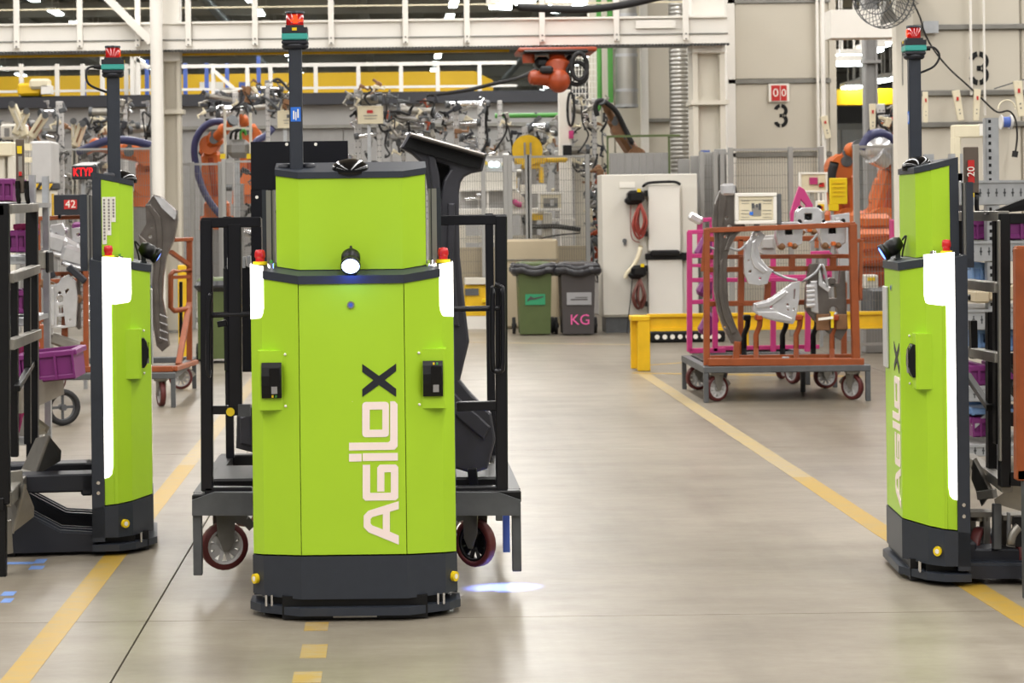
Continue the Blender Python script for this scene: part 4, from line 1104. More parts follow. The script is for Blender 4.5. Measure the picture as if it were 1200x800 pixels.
def prB(b, c, Y, bw, zt):
    MB().bx(c - .15, c + .17, Y - .037, Y - .028, .40, .56).build('print_patch', 'grey_print', b)
    MB().bx(c - .10, c + .12, Y - .040, Y - .037, .46, .475).bx(c - .04, c + .12, Y - .040, Y - .037, .49, .50).build('print_mark', 'bin_dark', b)
    MB().bx(c - .11, c + .11, Y - .048, Y - .035, .855, .872).build('print_line', 'yellow_plastic', b)
    mb = MB(); me = text2d('KG', .19, .004); mb.mesh(me, plane_mat((c + .02, Y - .02, .20), *FRONT)); mb.build('letters', 'pink_print', b)
wheelie_bin(603, 652, 306, 393, 26, 'bin_green', 'green wheeled bin with a black bag over its rim, nearer the mesh fence', prA)
wheelie_bin(653, 703, 306, 393, 26, 'bin_dark', 'dark grey wheeled bin with pink letters KG on its front', prB)
o = MB().box((P(622, 340, 28).x, 28.2, .62), (.78, .12, 1.22), None, .03).build('padded_board', 'beige'); tag(o, 'beige padded board standing behind the two wheeled bins', 'board')
MB().box((P(622, 340, 28).x, 28.13, .95), (.76, .02, .012)).build('seam', 'steel_bare', o)

# tall control cabinet with coiled cables
Yk2 = 27.0
cbn = thing('control_cabinet', 'tall pale control cabinet with black boxes and hanging red cable coils', 'cabinet', (P(760, 390, Yk2).x, Yk2 + .3, 0))
MB().pbox(706, 204, 818, 371, Yk2, .6, .01).build('body', 'cabinet', cbn)
MB().pbox(710, 371, 815, 390, Yk2 + .05, .5).build('plinth', 'steel_dark', cbn)
MB().pbox(706, 205, 758, 369, Yk2 - .02, .02, .004).build('door', 'cabinet', cbn)
dl = MB().pbox(760, 216, 797, 294, Yk2 - .10, .1, .006).build('upper_box', 'white_paint', cbn); MB().pbox(800, 218, 817, 296, Yk2 - .02, .02).build('side_door', 'cabinet', cbn)
MB().pbox(760, 304, 800, 369, Yk2 - .10, .1, .006).build('lower_box', 'white_paint', cbn)
MB().pbox(757, 297, 803, 304, Yk2 - .13, .13, .01).pbox(763, 293, 797, 300, Yk2 - .2, .1, .02).pbox(800, 296, 806, 305, Yk2 - .15, .15).build('black_bracket', 'black', cbn)
MB().tube(smooth_path([P(753, 219, Yk2 - .1), P(758, 215, Yk2 - .12), P(768, 213.5, Yk2 - .12), P(790, 213, Yk2 - .12), P(797, 216, Yk2 - .1)], 3), .02, 6).build('top_handle', 'black', cbn)
MB().pbox(726, 213, 744, 220, Yk2 - .03, .012).build('paper_label', 'paper', cbn)
MB().cyl(P(732, 282, Yk2 - .04), P(732, 282, Yk2 - .02), .03, n=12).pbox(731, 282, 734, 287, Yk2 - .04, .02).build('lock_handle', 'steel_dark', cbn)
rng = random.Random(5)
for (bx0, by0, bx1, by1, cx_, cy0, cy1, m) in ((733, 222, 756, 240, 750, 238, 281, 'red_cable'), (737, 310, 758, 327, 750, 327, 363, 'red_cable_dark')):
    b = MB().pbox(bx0 + 3, by0 + 1, bx1, by1 - 2, Yk2 - .26, .24, .04).pbox(bx0, by0 + 8, bx1 - 4, by1, Yk2 - .24, .2, .04).build('cable_box', 'black', cbn)
    MB().pbox(bx0 + 14, by0 - 1, bx0 + 18, by0 + 3, Yk2 - .27, .05).build('amber_lamp', 'yellow_plastic', b)
    for k in range(9):
        w_ = rng.uniform(3, 8); ln = rng.uniform(.8, 1.0); off = rng.uniform(-2, 2)
        pts = [P(cx_ + off * .3, cy0, Yk2 - .2), P(cx_ - w_ + off, cy0 + (cy1 - cy0) * .6 * ln, Yk2 - rng.uniform(.12, .26)), P(cx_ + off, cy0 + (cy1 - cy0) * ln, Yk2 - .2), P(cx_ + w_ + off, cy0 + (cy1 - cy0) * .6 * ln, Yk2 - rng.uniform(.12, .26)), P(cx_ + off * .3, cy0, Yk2 - .2)]
        MB().tube(smooth_path(pts, 5), .014, 5).build('cable_loop', m, b)
    MB().pbox(756, by0 + 1, 759, by0 + 8, Yk2 - .18, .16).pbox(756, cy1 - 10, 759, cy1 - 4, Yk2 - .18, .16).build('hook', 'black', b)
MB().tube(smooth_path([P(751, 288, Yk2 - .15), P(748, 300, Yk2 - .17), P(742, 312, Yk2 - .17), P(735, 320, Yk2 - .15), P(733, 326, Yk2 - .14)], 4), .03, 6).build('cream_hose', 'cream', cbn)
MB().tube(smooth_path([P(739, 240, Yk2 - .1), P(739, 270, Yk2 - .08), P(742, 281, Yk2 - .1), P(750, 284, Yk2 - .12)], 4), .006, 5).build('thin_lead', 'red_cable', cbn)
MB().tube(smooth_path([P(741, 326, Yk2 - .1), P(739, 350, Yk2 - .08), P(736, 375, Yk2 - .1), P(735, 390, Yk2 - .1), P(738, 391, Yk2 - .1)], 4), .007, 5).build('thin_lead', 'rubber', cbn)

# yellow guard barrier
gb = thing('guard_barrier', 'yellow steel guard barrier with corner post on the floor by the pink rack', 'barrier', G(750, 435))
Yy = gb.location.y
x0 = P(748, 400, Yy).x; s_ = Yy / F
MB().pbox(747.5, 373, 762, 435, Yy, .13, .008).pbox(739.5, 372, 747, 432, Yy + .12, .07, .006).build('post', 'yellow_paint', gb)
zt = P(760, 370, Yy).z
MB().bx(x0 - .07, x0 + .12, Yy - .01, Yy + .2, zt - .05, zt, .006).build('post_cap', 'yellow_paint', gb)
z1, z0 = P(780, 368, Yy).z, P(780, 388, Yy).z
ro = MB().bx(x0 + .1, x0 + 3.2, Yy + .05, Yy + .11, z0, z1, .01).build('rail', 'yellow_paint', gb)
MB().bx(x0 + .1, x0 + 3.2, Yy + .02, Yy + .05, z1 - .03, z1).bx(x0 + .1, x0 + 3.2, Yy + .02, Yy + .05, z0, z0 + .03).build('rail_flange', 'yellow_paint', ro)
for px in (871, 878): pass
MB().pbox(866, 378, 878, 432, Yy + .05, .12, .008).build('post', 'yellow_paint', gb)
dc = thing('cable_duct', 'low black cable duct on the floor behind the yellow barrier', 'cable duct', (P(800, 385, 25).x, 25, 0))
MB().bx(P(762, 390, 25).x, P(850, 390, 25).x, 25, 25.4, 0, .14, .02).build('cover', 'black', dc)
for k in range(9): MB().cyl((P(770 + k * 9, 390, 25).x, 24.99, .07), (P(770 + k * 9, 390, 25).x, 25, .07), .03, n=10).build('stud', 'paper', dc)

# ---- orange parts cart on the right, with its load
Yo = G(829, 472).y
oc = thing('parts_cart', 'orange framed parts cart on spoked casters at right loaded with pressed metal parts', 'cart', (P(923, 470, Yo).x, Yo, 0))
s_ = Yo / F; Wd = 196 * s_; zt = P(923, 428.5, Yo).z
base_cart(oc, Wd, 1.35, zt, 0, angs=(.5, .25, 2.2, .2), R_=.112, ins=.13)
for px in (869, 966): MB().bx(P(px, 450, Yo).x - .02, P(px, 450, Yo).x + .02, Yo + .9, Yo + .94, 0, zt - .05).build('inner_leg', 'steel_dark', oc)
MB().bx(oc.location.x - Wd / 2 + .08, oc.location.x + Wd / 2 - .08, Yo + .1, Yo + 1.25, zt - .01, zt + .01).build('deck_tray', 'black', oc)
for a, b, wpx, dy in (((829, 424), (1012, 424), 9, .04), ((832, 419), (1000, 417), 5, .2), ((828, 428), (828, 268), 7, .06), ((1003, 425), (999, 262), 9, .06), ((826, 270), (1002, 263), 6, .06), ((828, 301), (1000, 300), 5, .3), ((828, 316), (1000, 314), 6, .3), ((828, 356), (1000, 353), 6, .3),
                      ((1002, 283), (1009, 281), 4, .06), ((1009, 281), (1008, 350), 4, .06), ((1002, 350), (1008, 350), 4, .06), ((864, 400), (862, 424), 7, .06), ((869, 300), (868, 356), 7, .3), ((928, 300), (928, 316), 7, .3), ((976, 300), (976, 316), 7, .3), ((900, 330), (899, 352), 7, .3), ((826, 285), (823, 318), 4, .06)):
    pbar(oc, a, b, Yo + dy, wpx, 'orange_frame')
for px, m in ((886, 'orange_frame'), (933, 'orange_frame'), (975, 'orange_frame'), (872, 'black'), (917, 'black'), (953, 'black')):
    dy = .15 if m == 'orange_frame' else .6
    MB().tube([P(px, 424, Yo + dy), P(px, 392, Yo + dy), P(px + 4, 382, Yo + dy), P(px + 5, 370, Yo + dy - .05)], 3.3 * s_, 6).build('support_arm', m, oc)
    MB().box(P(px + 3, 372, Yo + dy - .03), (.06, .08, .05), None, .01).build('rest_pad', 'orange_dark' if m != 'black' else 'black', oc)
MB().pbox(917, 418, 925, 428, Yo + .02, .03, .004).build('clamp', 'galv', oc)
for px in (868, 989): pbar(oc, (px, 424), (px, 280), Yo + 1.25, 6, 'orange_frame')
pbar(oc, (828, 280), (1000, 279), Yo + 1.25, 6, 'orange_frame')
def ct(p): return P(p[0], p[1], Yo + .3)
ct_l = [MB().tube(smooth_path([P(*p, Yo + .12) for p in pl], 4), .012, 6).build('retaining_wire', 'galv', oc) for pl in (
    ((828, 288), (840, 292), (852, 290), (866, 293), (874, 286)), ((948, 285), (955, 278), (958, 274)), ((905, 318), (920, 325), (934, 328)), ((940, 330), (955, 320), (964, 310), (970, 335)))]
pl1 = pressing('pillar_pressing', 'long grey curved pillar pressing standing on the left of the right orange cart', 'car part', 'sheet_grey', Yo + .1,
    [(852, 219), (856, 216), (862, 218), (864, 226), (872, 262), (873, 266), (864, 273), (855, 288), (851, 305), (851, 335), (854, 360), (861, 380), (869, 397), (866, 402), (858, 402), (849, 385), (842, 365), (838, 340), (838, 300), (839, 280), (836, 262), (838, 240), (844, 225)],
    holes=[circ(855, 266, 3.81), circ(850, 277, 2.46), circ(851, 255, 2.46), circ(844, 345, 1.65), circ(843, 315, 1.65), circ(850, 383, 1.92)],
    emboss=[[(845, 228), (851, 224), (850, 240), (846, 262), (846, 285), (843, 310), (843, 285), (842, 262), (842, 245)], [(843, 310), (846, 305), (846, 340), (851, 362), (861, 388), (858, 390), (848, 370), (843, 345)], [(869, 264), (872, 267), (862, 275), (853, 292), (850, 292), (855, 278)]], t=.06, bev=.005)
MB().pbox(845, 215, 862, 229, Yo + .06, .06, .02).build('bright_top', 'sheet_silver', pl1)
pressing('bracket_pressing', 'white curved bracket pressing in the middle left of the right orange cart', 'car part', 'sheet_silver', Yo + .16,
    [(884, 271), (890, 270), (896, 276), (893, 282), (888, 290), (891, 303), (899, 313), (906, 317), (902, 322), (899, 332), (890, 334), (878, 332), (873, 320), (873, 300), (875, 286), (880, 280)],
    holes=[circ(887, 275, 2.19), circ(879, 318, 2.33), circ(891, 326, 2.06), circ(877, 305, 1.65)], emboss=[[(882, 284), (885, 282), (883, 295), (888, 308), (898, 317), (894, 319), (884, 312), (880, 300)]], t=.05, bev=.005)
pressing('gusset_pressing', 'large silver wedge-shaped gusset pressing low in the middle of the right orange cart', 'car part', 'sheet_silver', Yo + .1,
    [(884, 356), (900, 352), (918, 340), (928, 332), (937, 330), (936, 350), (932, 374), (929, 379), (910, 376), (892, 371), (883, 364)],
    holes=[[(930, 338), (933, 338), (932, 351), (929, 351)], [(901, 357), (906, 356), (906, 361), (902, 362)], circ(923, 357, 2.06), circ(923, 363, 1.79), circ(930, 362, 2.06), circ(903, 368, 1.52), circ(915, 369, 1.52)],
    emboss=[[(888, 366), (910, 366), (927, 373), (926, 376), (905, 373), (889, 369)], [(886, 357), (900, 354), (920, 341), (922, 343), (902, 358), (888, 360)]], t=.05, bev=.005)
tw = pressing('tower_pressing', 'tall grey suspension tower pressing on the right side of the right orange cart', 'car part', 'sheet_grey', Yo + .14,
    [(951, 310), (958, 309), (963, 314), (965, 328), (972, 333), (985, 332), (986, 318), (990, 318), (991, 350), (993, 385), (985, 398), (972, 390), (953, 372), (945, 362), (946, 340), (948, 322)],
    holes=[circ(975, 330, 4.35), [(969, 336), (980, 335), (981, 350), (971, 350)], circ(977, 364, 5.70)], emboss=[[(950, 330), (956, 330), (958, 366), (951, 364)], [(960, 316), (963, 330), (972, 337), (970, 341), (960, 334)]], t=.08, bev=.005, em_m='sheet_silver')
for k in range(5): MB().cyl(P(945, 336 + k * 5.5, Yo + .08), P(954, 335 + k * 5.5, Yo + .08), .022, n=8).build('corrugation', 'sheet_silver', tw)
for i, (x, y, dy) in enumerate(((926, 273, .12), (977, 272, .12), (949, 256, .55))):
    Y = Yo + dy
    t = thing('damper_housing', ('silver housing with recessed dial, left one on the front rail of the right orange cart', 'silver housing with recessed dial, right one on the front rail of the right orange cart', 'silver housing with recessed dial, rear one between and above the two front housings')[i], 'car part', P(x, y + 14, Y), 0, 'silver housings on the orange cart')
    me = fill2d([[((a - x) / F * Y, (y - b) / F * Y) for a, b in ((x - 14, y - 8), (x - 9, y - 12), (x + 10, y - 12), (x + 14, y - 8), (x + 13, y + 12), (x + 4, y + 16), (x - 12, y + 15), (x - 15, y + 4))], [((a - x) / F * Y, (y - b) / F * Y) for a, b in rrect(x - 7, y - 7, x + 4, y + 3, 1.5)]], .10, .01)
    c = P(x, y, Y); MB().mesh(me, plane_mat((c.x, c.y + .06, c.z), *FRONT)).build('casting', 'sheet_silver', t)
    MB().lathe([(.0, 0), (.028, 0), (.03, .012), (.012, .012), (.012, .02), (0, .02)], 14, P(x - 1.5, y - 2, Y + .08), (0, -1, 0)).build('dial', 'steel_dark', t)
    MB().pbox(x - 8, y - 8, x + 5, y + 4, Y + .09, .02).build('recess', 'steel_bare', t)
    MB().pbox(x - 13, y + 12, x - 5, y + 20, Y - .03, .1, .02).build('bracket_foot', 'brown_robot', t); MB().pbox(x + 2, y + 12, x + 10, y + 19, Y - .03, .1, .02).build('bracket_foot', 'brown_robot', t)
    MB().pbox(x - 2, y + 11, x + 3, y + 16, Y - .05, .06, .008).build('copper_pad', 'orange_robot', t)
    MB().pbox(x + 9, y - 16, x + 14, y - 11, Y, .05, .01).build('black_clip', 'black', t); MB().pbox(x - 13, y - 15, x - 9, y - 11, Y, .05, .01).build('black_clip', 'black', t)
pressing('flange_pressing', 'bright upright flange pressing at the right end of the right orange cart', 'car part', 'sheet_silver', Yo + .7,
    [(975, 253), (995, 250), (996, 300), (992, 330), (985, 325), (984, 300), (978, 280)], holes=[circ(988, 262, 3.00)], emboss=[[(979, 256), (983, 256), (984, 280), (981, 280)]], t=.05)
pressing('triangular_template', 'magenta triangular template with a cut-out standing at the back of the right orange cart', 'template', 'magenta', Yo + 1.2,
    [(937, 219), (942, 222), (952, 240), (952, 254), (944, 262), (928, 264), (927, 250), (931, 236)], holes=[[(938, 232), (945, 240), (944, 245), (937, 240)]], t=.03)
def plate_dark(px0, py0, px1, py1, Y, label):
    o = MB().pbox(px0, py0, px1, py1, Y, .03, .005).build('brown_plate', 'brown_robot'); tag(o, label, 'plate'); return o
plate_dark(957, 368, 973, 387, Yo + .1, 'dark brown square plate hanging at the lower right of the orange cart, left of two')
plate_dark(980, 368, 993, 386, Yo + .1, 'dark brown square plate hanging at the lower right of the orange cart, right of two')
o = MB().bar(P(959, 374, Yo + .04), P(976, 372, Yo + .04), .02).build('white_rod', 'paper'); tag(o, 'short white rod across the lower right of the orange cart', 'rod')
o = MB().pbox(974, 365, 977, 384, Yo + .06, .02).build('yellow_clip', 'yellow_plastic'); tag(o, 'small yellow upright clip beside the brown plates on the orange cart', 'clip')
pressing('lavender_sheet', 'pale lavender sheet panel behind the white bracket on the right orange cart', 'car part', 'grey_light', Yo + .8, [(890, 277), (907, 276), (909, 297), (900, 300), (891, 296)], emboss=[[(893, 281), (905, 280), (905, 290), (894, 290)]], t=.03)
# framed drawing on the cart
def framed_sign(x0, y0, x1, y1, Y, label, rim=4, name='framed_sign', body='cream', post=None, art=True, rim_m='white_paint', zfloor=None):
    t = thing(name, label, 'sign', P((x0 + x1) / 2, y1, Y + .03))
    fw = rim
    MB().pbox(x0, y0, x1, y0 + fw, Y, .06, .004).pbox(x0, y1 - fw, x1, y1, Y, .06, .004).pbox(x0, y0 + fw, x0 + fw, y1 - fw, Y, .06, .004).pbox(x1 - fw, y0 + fw, x1, y1 - fw, Y, .06, .004).build('frame', rim_m, t)
    sh = MB().pbox(x0 + fw, y0 + fw, x1 - fw, y1 - fw, Y + .015, .03).build('sheet', body, t)
    return t, sh
t, sh = framed_sign(861.5, 226, 910.5, 262.5, Yo + .05, 'cream framed drawing of a part mounted above the right orange cart', 4.2)
MB().pbox(910.5, 227, 916, 263, Yo + .06, .1, .004).build('side_box', 'steel_dark', t)
MB().pbox(881, 240, 892, 253, Yo + .06, .006).build('drawing', 'print_grey', sh); MB().pbox(881, 238, 884, 244, Yo + .058, .006).pbox(886, 239, 888, 243, Yo + .058, .006).pbox(889, 238, 892, 246, Yo + .058, .006).build('drawing_detail', 'steel_dark', sh)
MB().pbox(878.5, 248, 882.5, 252, Yo + .055, .006).build('blue_mark', 'blue_lens', sh) if False else MB().pbox(878.5, 248, 882.5, 252, Yo + .055, .006).build('blue_mark', 'blue_sticker', sh)
mb = MB()
for y in (235, 238, 246, 250, 254): mb.pbox(869, y, 878, y + .5, Yo + .06, .004); mb.pbox(894, y, 904, y + .5, Yo + .06, .004)
mb.pbox(868, 234, 905, 234.5, Yo + .06, .004).pbox(868, 257, 905, 257.5, Yo + .06, .004).build('drawing_lines', 'print_grey', sh)
MB().pbox(884, 262, 890, 272, Yo + .07, .03).build('mount', 'steel_dark', t)

# ---- magenta rack behind
Yp = 19.0
pr = thing('pink_rack', 'magenta tubular rack on a steel caster base behind the right orange cart', 'cart', (P(888, 453, Yp).x, Yp, 0))
base_cart(pr, (950 - 826) / F * Yp, .8, P(815, 416, Yp).z, 0, angs=(.6, .4, 2., 1.), R_=.112)
for a, b, wpx, dy in (((808, 412), (808, 271), 6, .1), ((806, 272), (836, 271), 5, .1), ((806, 300), (836, 299), 5, .1), ((808, 311), (836, 311), 4, .1), ((808, 328), (836, 328), 5, .1), ((808, 354), (836, 353), 5, .1), ((808, 411), (850, 410), 6, .1), ((838, 412), (838, 271), 6, .1), ((838, 328), (950, 327), 5, .6), ((897, 325), (972, 324), 5, .7), ((950, 297), (972, 296), 5, .7), ((972, 325), (972, 296), 5, .7),
                      ((906, 412), (906, 300), 6, .9), ((946, 412), (948, 300), 6, .9), ((838, 408), (960, 406), 5, 1.), ((820, 258), (820, 300), 6, .9), ((820, 258), (834, 257), 5, .9), ((834, 257), (834, 330), 5, .9)):
    pbar(pr, a, b, Yp + dy * .7, wpx, 'magenta')
for k, (x, y) in enumerate(((826, 290), (828, 335), (830, 380))):
    MB().box(P(x, y, Yp + .5), (.14, .12, .22), Matrix.Rotation(.5, 3, 'Y'), .03).build('holder', 'purple_crate', pr)
MB().box(P(815, 256, Yp + .6), (.14, .1, .08), Matrix.Rotation(.5, 3, 'Y'), .02).build('silver_fitting', 'sheet_silver', pr)

# ---- orange cart on the left
Yl = 17.55
lc_ = thing('parts_cart', 'orange framed parts cart at left partly hidden behind the side-on forklift', 'cart', (P(108, 475, Yl).x, Yl, 0))
Wd = 196 / F * Yl; zt = P(150, 437, Yl).z; s_ = Yl / F
base_cart(lc_, Wd, 1.9, zt, 0, angs=(.3, 1.2, 1.9, .2), R_=.112)
for a, b, wpx, dy in (((20, 433), (203, 432), 7, .06), ((40, 256), (102, 254), 5, .08), ((100, 256), (101, 430), 6, .08), ((82, 300), (105, 298), 4, .3), ((60, 321), (104, 320), 5, .3), ((74, 321), (72, 345), 5, .3), ((51, 380), (48, 430), 9, .1), ((76, 360), (76, 430), 7, .2), ((98, 400), (97, 428), 7, .1), ((44, 256), (46, 432), 6, 1.5), ((40, 330), (100, 328), 5, 1.5), ((40, 375), (60, 374), 5, 1.5)):
    pbar(lc_, a, b, Yl + dy, wpx, 'orange_frame')
for a, ya, b, yb, wpx in (((205, 432), .06, (230, 424), 1.7, 6), ((222, 427), 1.45, (222, 280), 1.45, 7), ((203, 281), 1.2, (225, 280), 1.45, 5), ((222, 355), 1.45, (209, 428), .7, 7)):
    MB().bar(P(*a, Yl + ya), P(*b, Yl + yb), wpx * s_, wpx * s_, .006).build('frame_tube', 'orange_frame', lc_)
MB().tube([P(223, 317, Yl + 1.4), P(203, 318, Yl + 1.2), P(200, 322, Yl + 1.2), P(200, 360, Yl + 1.2), P(204, 364, Yl + 1.2), P(223, 361, Yl + 1.4)], .024, 8).build('loop_bar', 'orange_frame', lc_)
MB().bar(P(200, 295, Yl + 1.1), P(221, 310, Yl + 1.4), .035).bar(P(201, 325, Yl + 1.2), P(222, 324, Yl + 1.4), .03).build('strut', 'orange_frame', lc_)
MB().bar(P(212, 330, Yl + 1.5), P(212, 395, Yl + 1.5), .03).build('dark_rod', 'black', lc_)
pl2 = pressing('pillar_pressing', 'long grey curved pillar pressing beside the mast side of the left orange cart', 'car part', 'sheet_grey', Yl + .9,
    [(171, 241), (180, 229), (188, 231), (206, 247), (207, 258), (203, 280), (194, 300), (190, 325), (189, 350), (193, 372), (197, 405), (190, 411), (184, 405), (180, 380), (178, 340), (180, 315), (178, 292), (168, 283), (163, 277), (172, 262)],
    holes=[circ(176, 277, 2.90), circ(180, 288, 1.60), circ(178, 266, 1.60)], emboss=[[(173, 241), (176, 240), (188, 255), (190, 278), (188, 300), (185, 330), (186, 370), (190, 400), (186, 400), (182, 370), (181, 330), (184, 300), (185, 275), (182, 256)], [(164, 277), (172, 284), (180, 294), (183, 304), (180, 308), (176, 297), (165, 284)]], t=.1, bev=.006)
MB().add([P(180, 229, Yl + .8), P(192, 233, Yl + .8), P(207, 249, Yl + .8), P(205, 258, Yl + .8), P(190, 244, Yl + .8), P(180, 229, Yl + .95), P(192, 233, Yl + .95), P(207, 249, Yl + .95), P(205, 258, Yl + .95), P(190, 244, Yl + .95)], [(4, 3, 2, 1, 0), (5, 6, 7, 8, 9), (0, 1, 6, 5), (1, 2, 7, 6), (2, 3, 8, 7), (3, 4, 9, 8), (4, 0, 5, 9)]).build('folded_cap', 'sheet_silver', pl2)
for k in range(4): MB().bar(P(187, 368 + k * 9, Yl + .85), P(197, 372 + k * 9, Yl + .85), .012, .01).build('crease', 'sheet_silver', pl2)
pressing('bearing_bracket', 'flat silver bracket pressing with round holes at the lower left of the left orange cart', 'car part', 'sheet_silver', Yl + .1,
    [(55, 335), (68, 333), (72, 326), (80, 322), (88, 330), (90, 350), (88, 382), (72, 384), (55, 383)], holes=[circ(70, 350, 4.72), circ(70, 343, 2.38), [(75, 341), (79, 337), (82, 339), (77, 346)], [(68, 358), (74, 357), (75, 367), (69, 368)], [(66, 371), (76, 370), (77, 382), (66, 382)], circ(82, 375, 1.86)],
    emboss=[[(58, 338), (63, 337), (63, 380), (58, 380)]], t=.05, bev=.005)
for i, (x, y) in enumerate(((72, 285), (95, 300), (98, 345))):
    Y = Yl + (.15, .1, .2)[i]
    t = thing('cast_bracket', ('silver cast bracket lying across the upper left orange cart', 'silver cast bracket leaning beside the dark column on the left orange cart', 'stack-like silver ribbed casting beside the flat bracket on the left orange cart')[i], 'car part', P(x, y + 14, Y))
    if i < 2:
        MB().box(P(x - 8, y, Y + .05), (.22, .12, .16), Matrix.Rotation(.3, 3, 'Y'), .03).box(P(x + 8, y + 4, Y + .08), (.2, .14, .14), Matrix.Rotation(.5, 3, 'Y'), .03).build('body', 'sheet_silver', t)
        MB().cyl(P(x - 4, y, Y + .0), P(x - 4, y, Y + .06), .05, n=14).build('boss', 'steel_dark', t)
        MB().tube(smooth_path([P(x - 22, y + 8, Y), P(x - 10, y + 12, Y - .02), P(x + 6, y + 16, Y), P(x + 16, y + 22, Y)], 4), .022, 8).build('rim_bar', 'sheet_silver', t)
    else:
        for k in range(6): MB().pbox(90 + k * .2, 325 + k * 10, 104, 333 + k * 10, Y, .2, .012).build('rib', 'sheet_silver', t)
        MB().pbox(90, 326, 94, 386, Y - .03, .1, .01).build('body', 'sheet_grey', t)
o = MB().pbox(58, 266, 78, 284, Yl + .5, .2, .02).pbox(64, 262, 74, 270, Yl + .45, .1, .02).build('white_housing', 'sheet_silver'); tag(o, 'bright silver block part under the top rail of the left orange cart', 'car part')
o = MB().pbox(84, 260, 101, 276, Yl + .5, .2, .02).build('dark_housing', 'purple_crate'); tag(o, 'small purple block under the number board of the left orange cart', 'car part')
o = MB().bar(P(60, 395, Yl + .2), P(98, 408, Yl + .2), .14, .1, .02).build('steel_channel', 'steel_bare'); tag(o, 'bare steel channel lying low inside the left orange cart', 'car part')
o = MB().bar(P(48, 330, Yl + .2), P(96, 352, Yl + .2), .1, .08, .02).build('brown_channel', 'brown_robot'); tag(o, 'dark channel bar running through the middle of the left orange cart', 'car part')
pressing('bridge_pressing', 'silver bridge-shaped pressing across the upper middle of the left orange cart', 'car part', 'sheet_silver', Yl + .3,
    [(50, 292), (58, 283), (70, 281), (82, 286), (101, 296), (101, 322), (90, 318), (78, 306), (62, 303), (53, 312)], holes=[circ(72, 293, 3), circ(88, 303, 2)], emboss=[[(56, 290), (70, 285), (84, 291), (84, 294), (70, 288), (57, 294)]], t=.06, bev=.005)
pressing('clip_pressing', 'small silver clip pressing under the number board on the left orange cart', 'car part', 'sheet_silver', Yl + .25,
    [(60, 264), (72, 262), (76, 270), (74, 281), (61, 281)], holes=[[(64, 272), (70, 272), (70, 278), (64, 278)]], t=.08, bev=.005)
pressing('clip_pressing', 'small silver clip pressing with a round hole beside the dark forklift column', 'car part', 'sheet_silver', Yl + .25,
    [(84, 268), (100, 266), (101, 284), (86, 283)], holes=[circ(92, 275, 3)], t=.08, bev=.005)
for k_, (a_, b_) in enumerate((((52, 300), (62, 326)), ((80, 312), (100, 330)))):
    o = MB().bar(P(*a_, Yl + .05), P(*b_, Yl + .05), .05, .06, .01).build('dark_clamp', 'charcoal_dark'); tag(o, ('dark clamp bar at the left end of the bridge pressing on the left cart', 'dark clamp bar under the right end of the bridge pressing on the left cart')[k_], 'clamp')
nb = thing('number_board', 'black board with a red square reading 42 above the left orange cart', 'sign', P(82, 253, Yl))
MB().pbox(63, 228, 101, 252, Yl - .05, .1, .004).build('board', 'charcoal_dark', nb)
rs = MB().pbox(75, 234, 90, 245, Yl - .058, .01).build('red_square', 'sign_red', nb)
mb = MB(); me = text2d('42', .092, .004); mb.mesh(me, plane_mat(P(82.6, 239.5, Yl - .062), *FRONT)); mb.build('number', 'paper', rs)
MB().pbox(68, 250, 71, 256, Yl, .03).pbox(95, 250, 98, 256, Yl, .03).build('board_foot', 'black', nb)

# ---- plastic crates on the left
def crate(label, x0, y0, x1, y1, Y, m='purple_crate', d=.4, rz=0., name='plastic_crate', cat='crate', group=None, slope=0.):
    c = P((x0 + x1) / 2, y1, Y); w_ = (x1 - x0) / F * Y; h = (y1 - y0) / F * Y
    t = thing(name, label, cat, (c.x, c.y + d / 2, c.z), rz, group)
    R = Matrix.Rotation(slope, 3, 'Y')
    th = .02; mb = MB()
    for p, q in (((0, -d / 2 + th / 2, h / 2), (w_ * .96, th, h)), ((0, d / 2 - th / 2, h / 2), (w_ * .96, th, h)), ((-w_ * .48 + th / 2, 0, h / 2), (th, d, h)), ((w_ * .48 - th / 2, 0, h / 2), (th, d, h)), ((0, 0, th / 2), (w_ * .94, d, th))):
        mb.box(R @ Vector(p), q, R, .004)
    mb.build('shell', m, t, True)
    mb = MB()
    for p, q in (((0, -d / 2, h - .02), (w_, .03, .035)), ((0, d / 2, h - .02), (w_, .03, .035)), ((-w_ / 2, 0, h - .02), (.03, d, .035)), ((w_ / 2, 0, h - .02), (.03, d, .035)), ((0, -d / 2, .02), (w_ * .94, .02, .03))):
        mb.box(R @ Vector(p), q, R, .005)
    mb.build('rim', m, t, True)
    n = max(2, int(w_ / .11))
    for k in range(n + 1):
        mb = MB(); mb.box(R @ Vector((-w_ * .47 + w_ * .94 * k / n, -d / 2 - .006, h * .5)), (.014, .022, h * .92), R).build('rib', m, t, True)
    return t
crate('purple plastic crate tilted on the chute beside the left black rack', 23, 412, 90, 447, 12.6, d=.42, slope=-.09)
crate('purple plastic crate standing on top at the far left edge', -6, 209, 15, 236, 12.5)
crate('purple plastic crate on the middle shelf seen through the left black rack', 10, 270, 31, 296, 13.0)
crate('purple plastic crate on the lower shelf seen through the left black rack', 10, 340, 30, 368, 13.0)
crate('pink plastic crate on the middle shelf behind the purple one at left', 18, 262, 31, 272, 13.4, 'magenta')
crate('pink plastic crate near the floor behind the left black rack', 0, 482, 26, 508, 13.2, 'magenta')
crate('pink plastic crate on a lower shelf at left above the tilted crate', 18, 405, 32, 425, 13.3, 'magenta')
crate('purple plastic crate low behind the posts of the left black rack', -12, 425, 22, 452, 12.8)
sl = thing('flow_shelf', 'galvanised roller shelf behind the left black rack carrying coloured crates', 'shelf', (P(10, 500, 13).x, 13, 0))
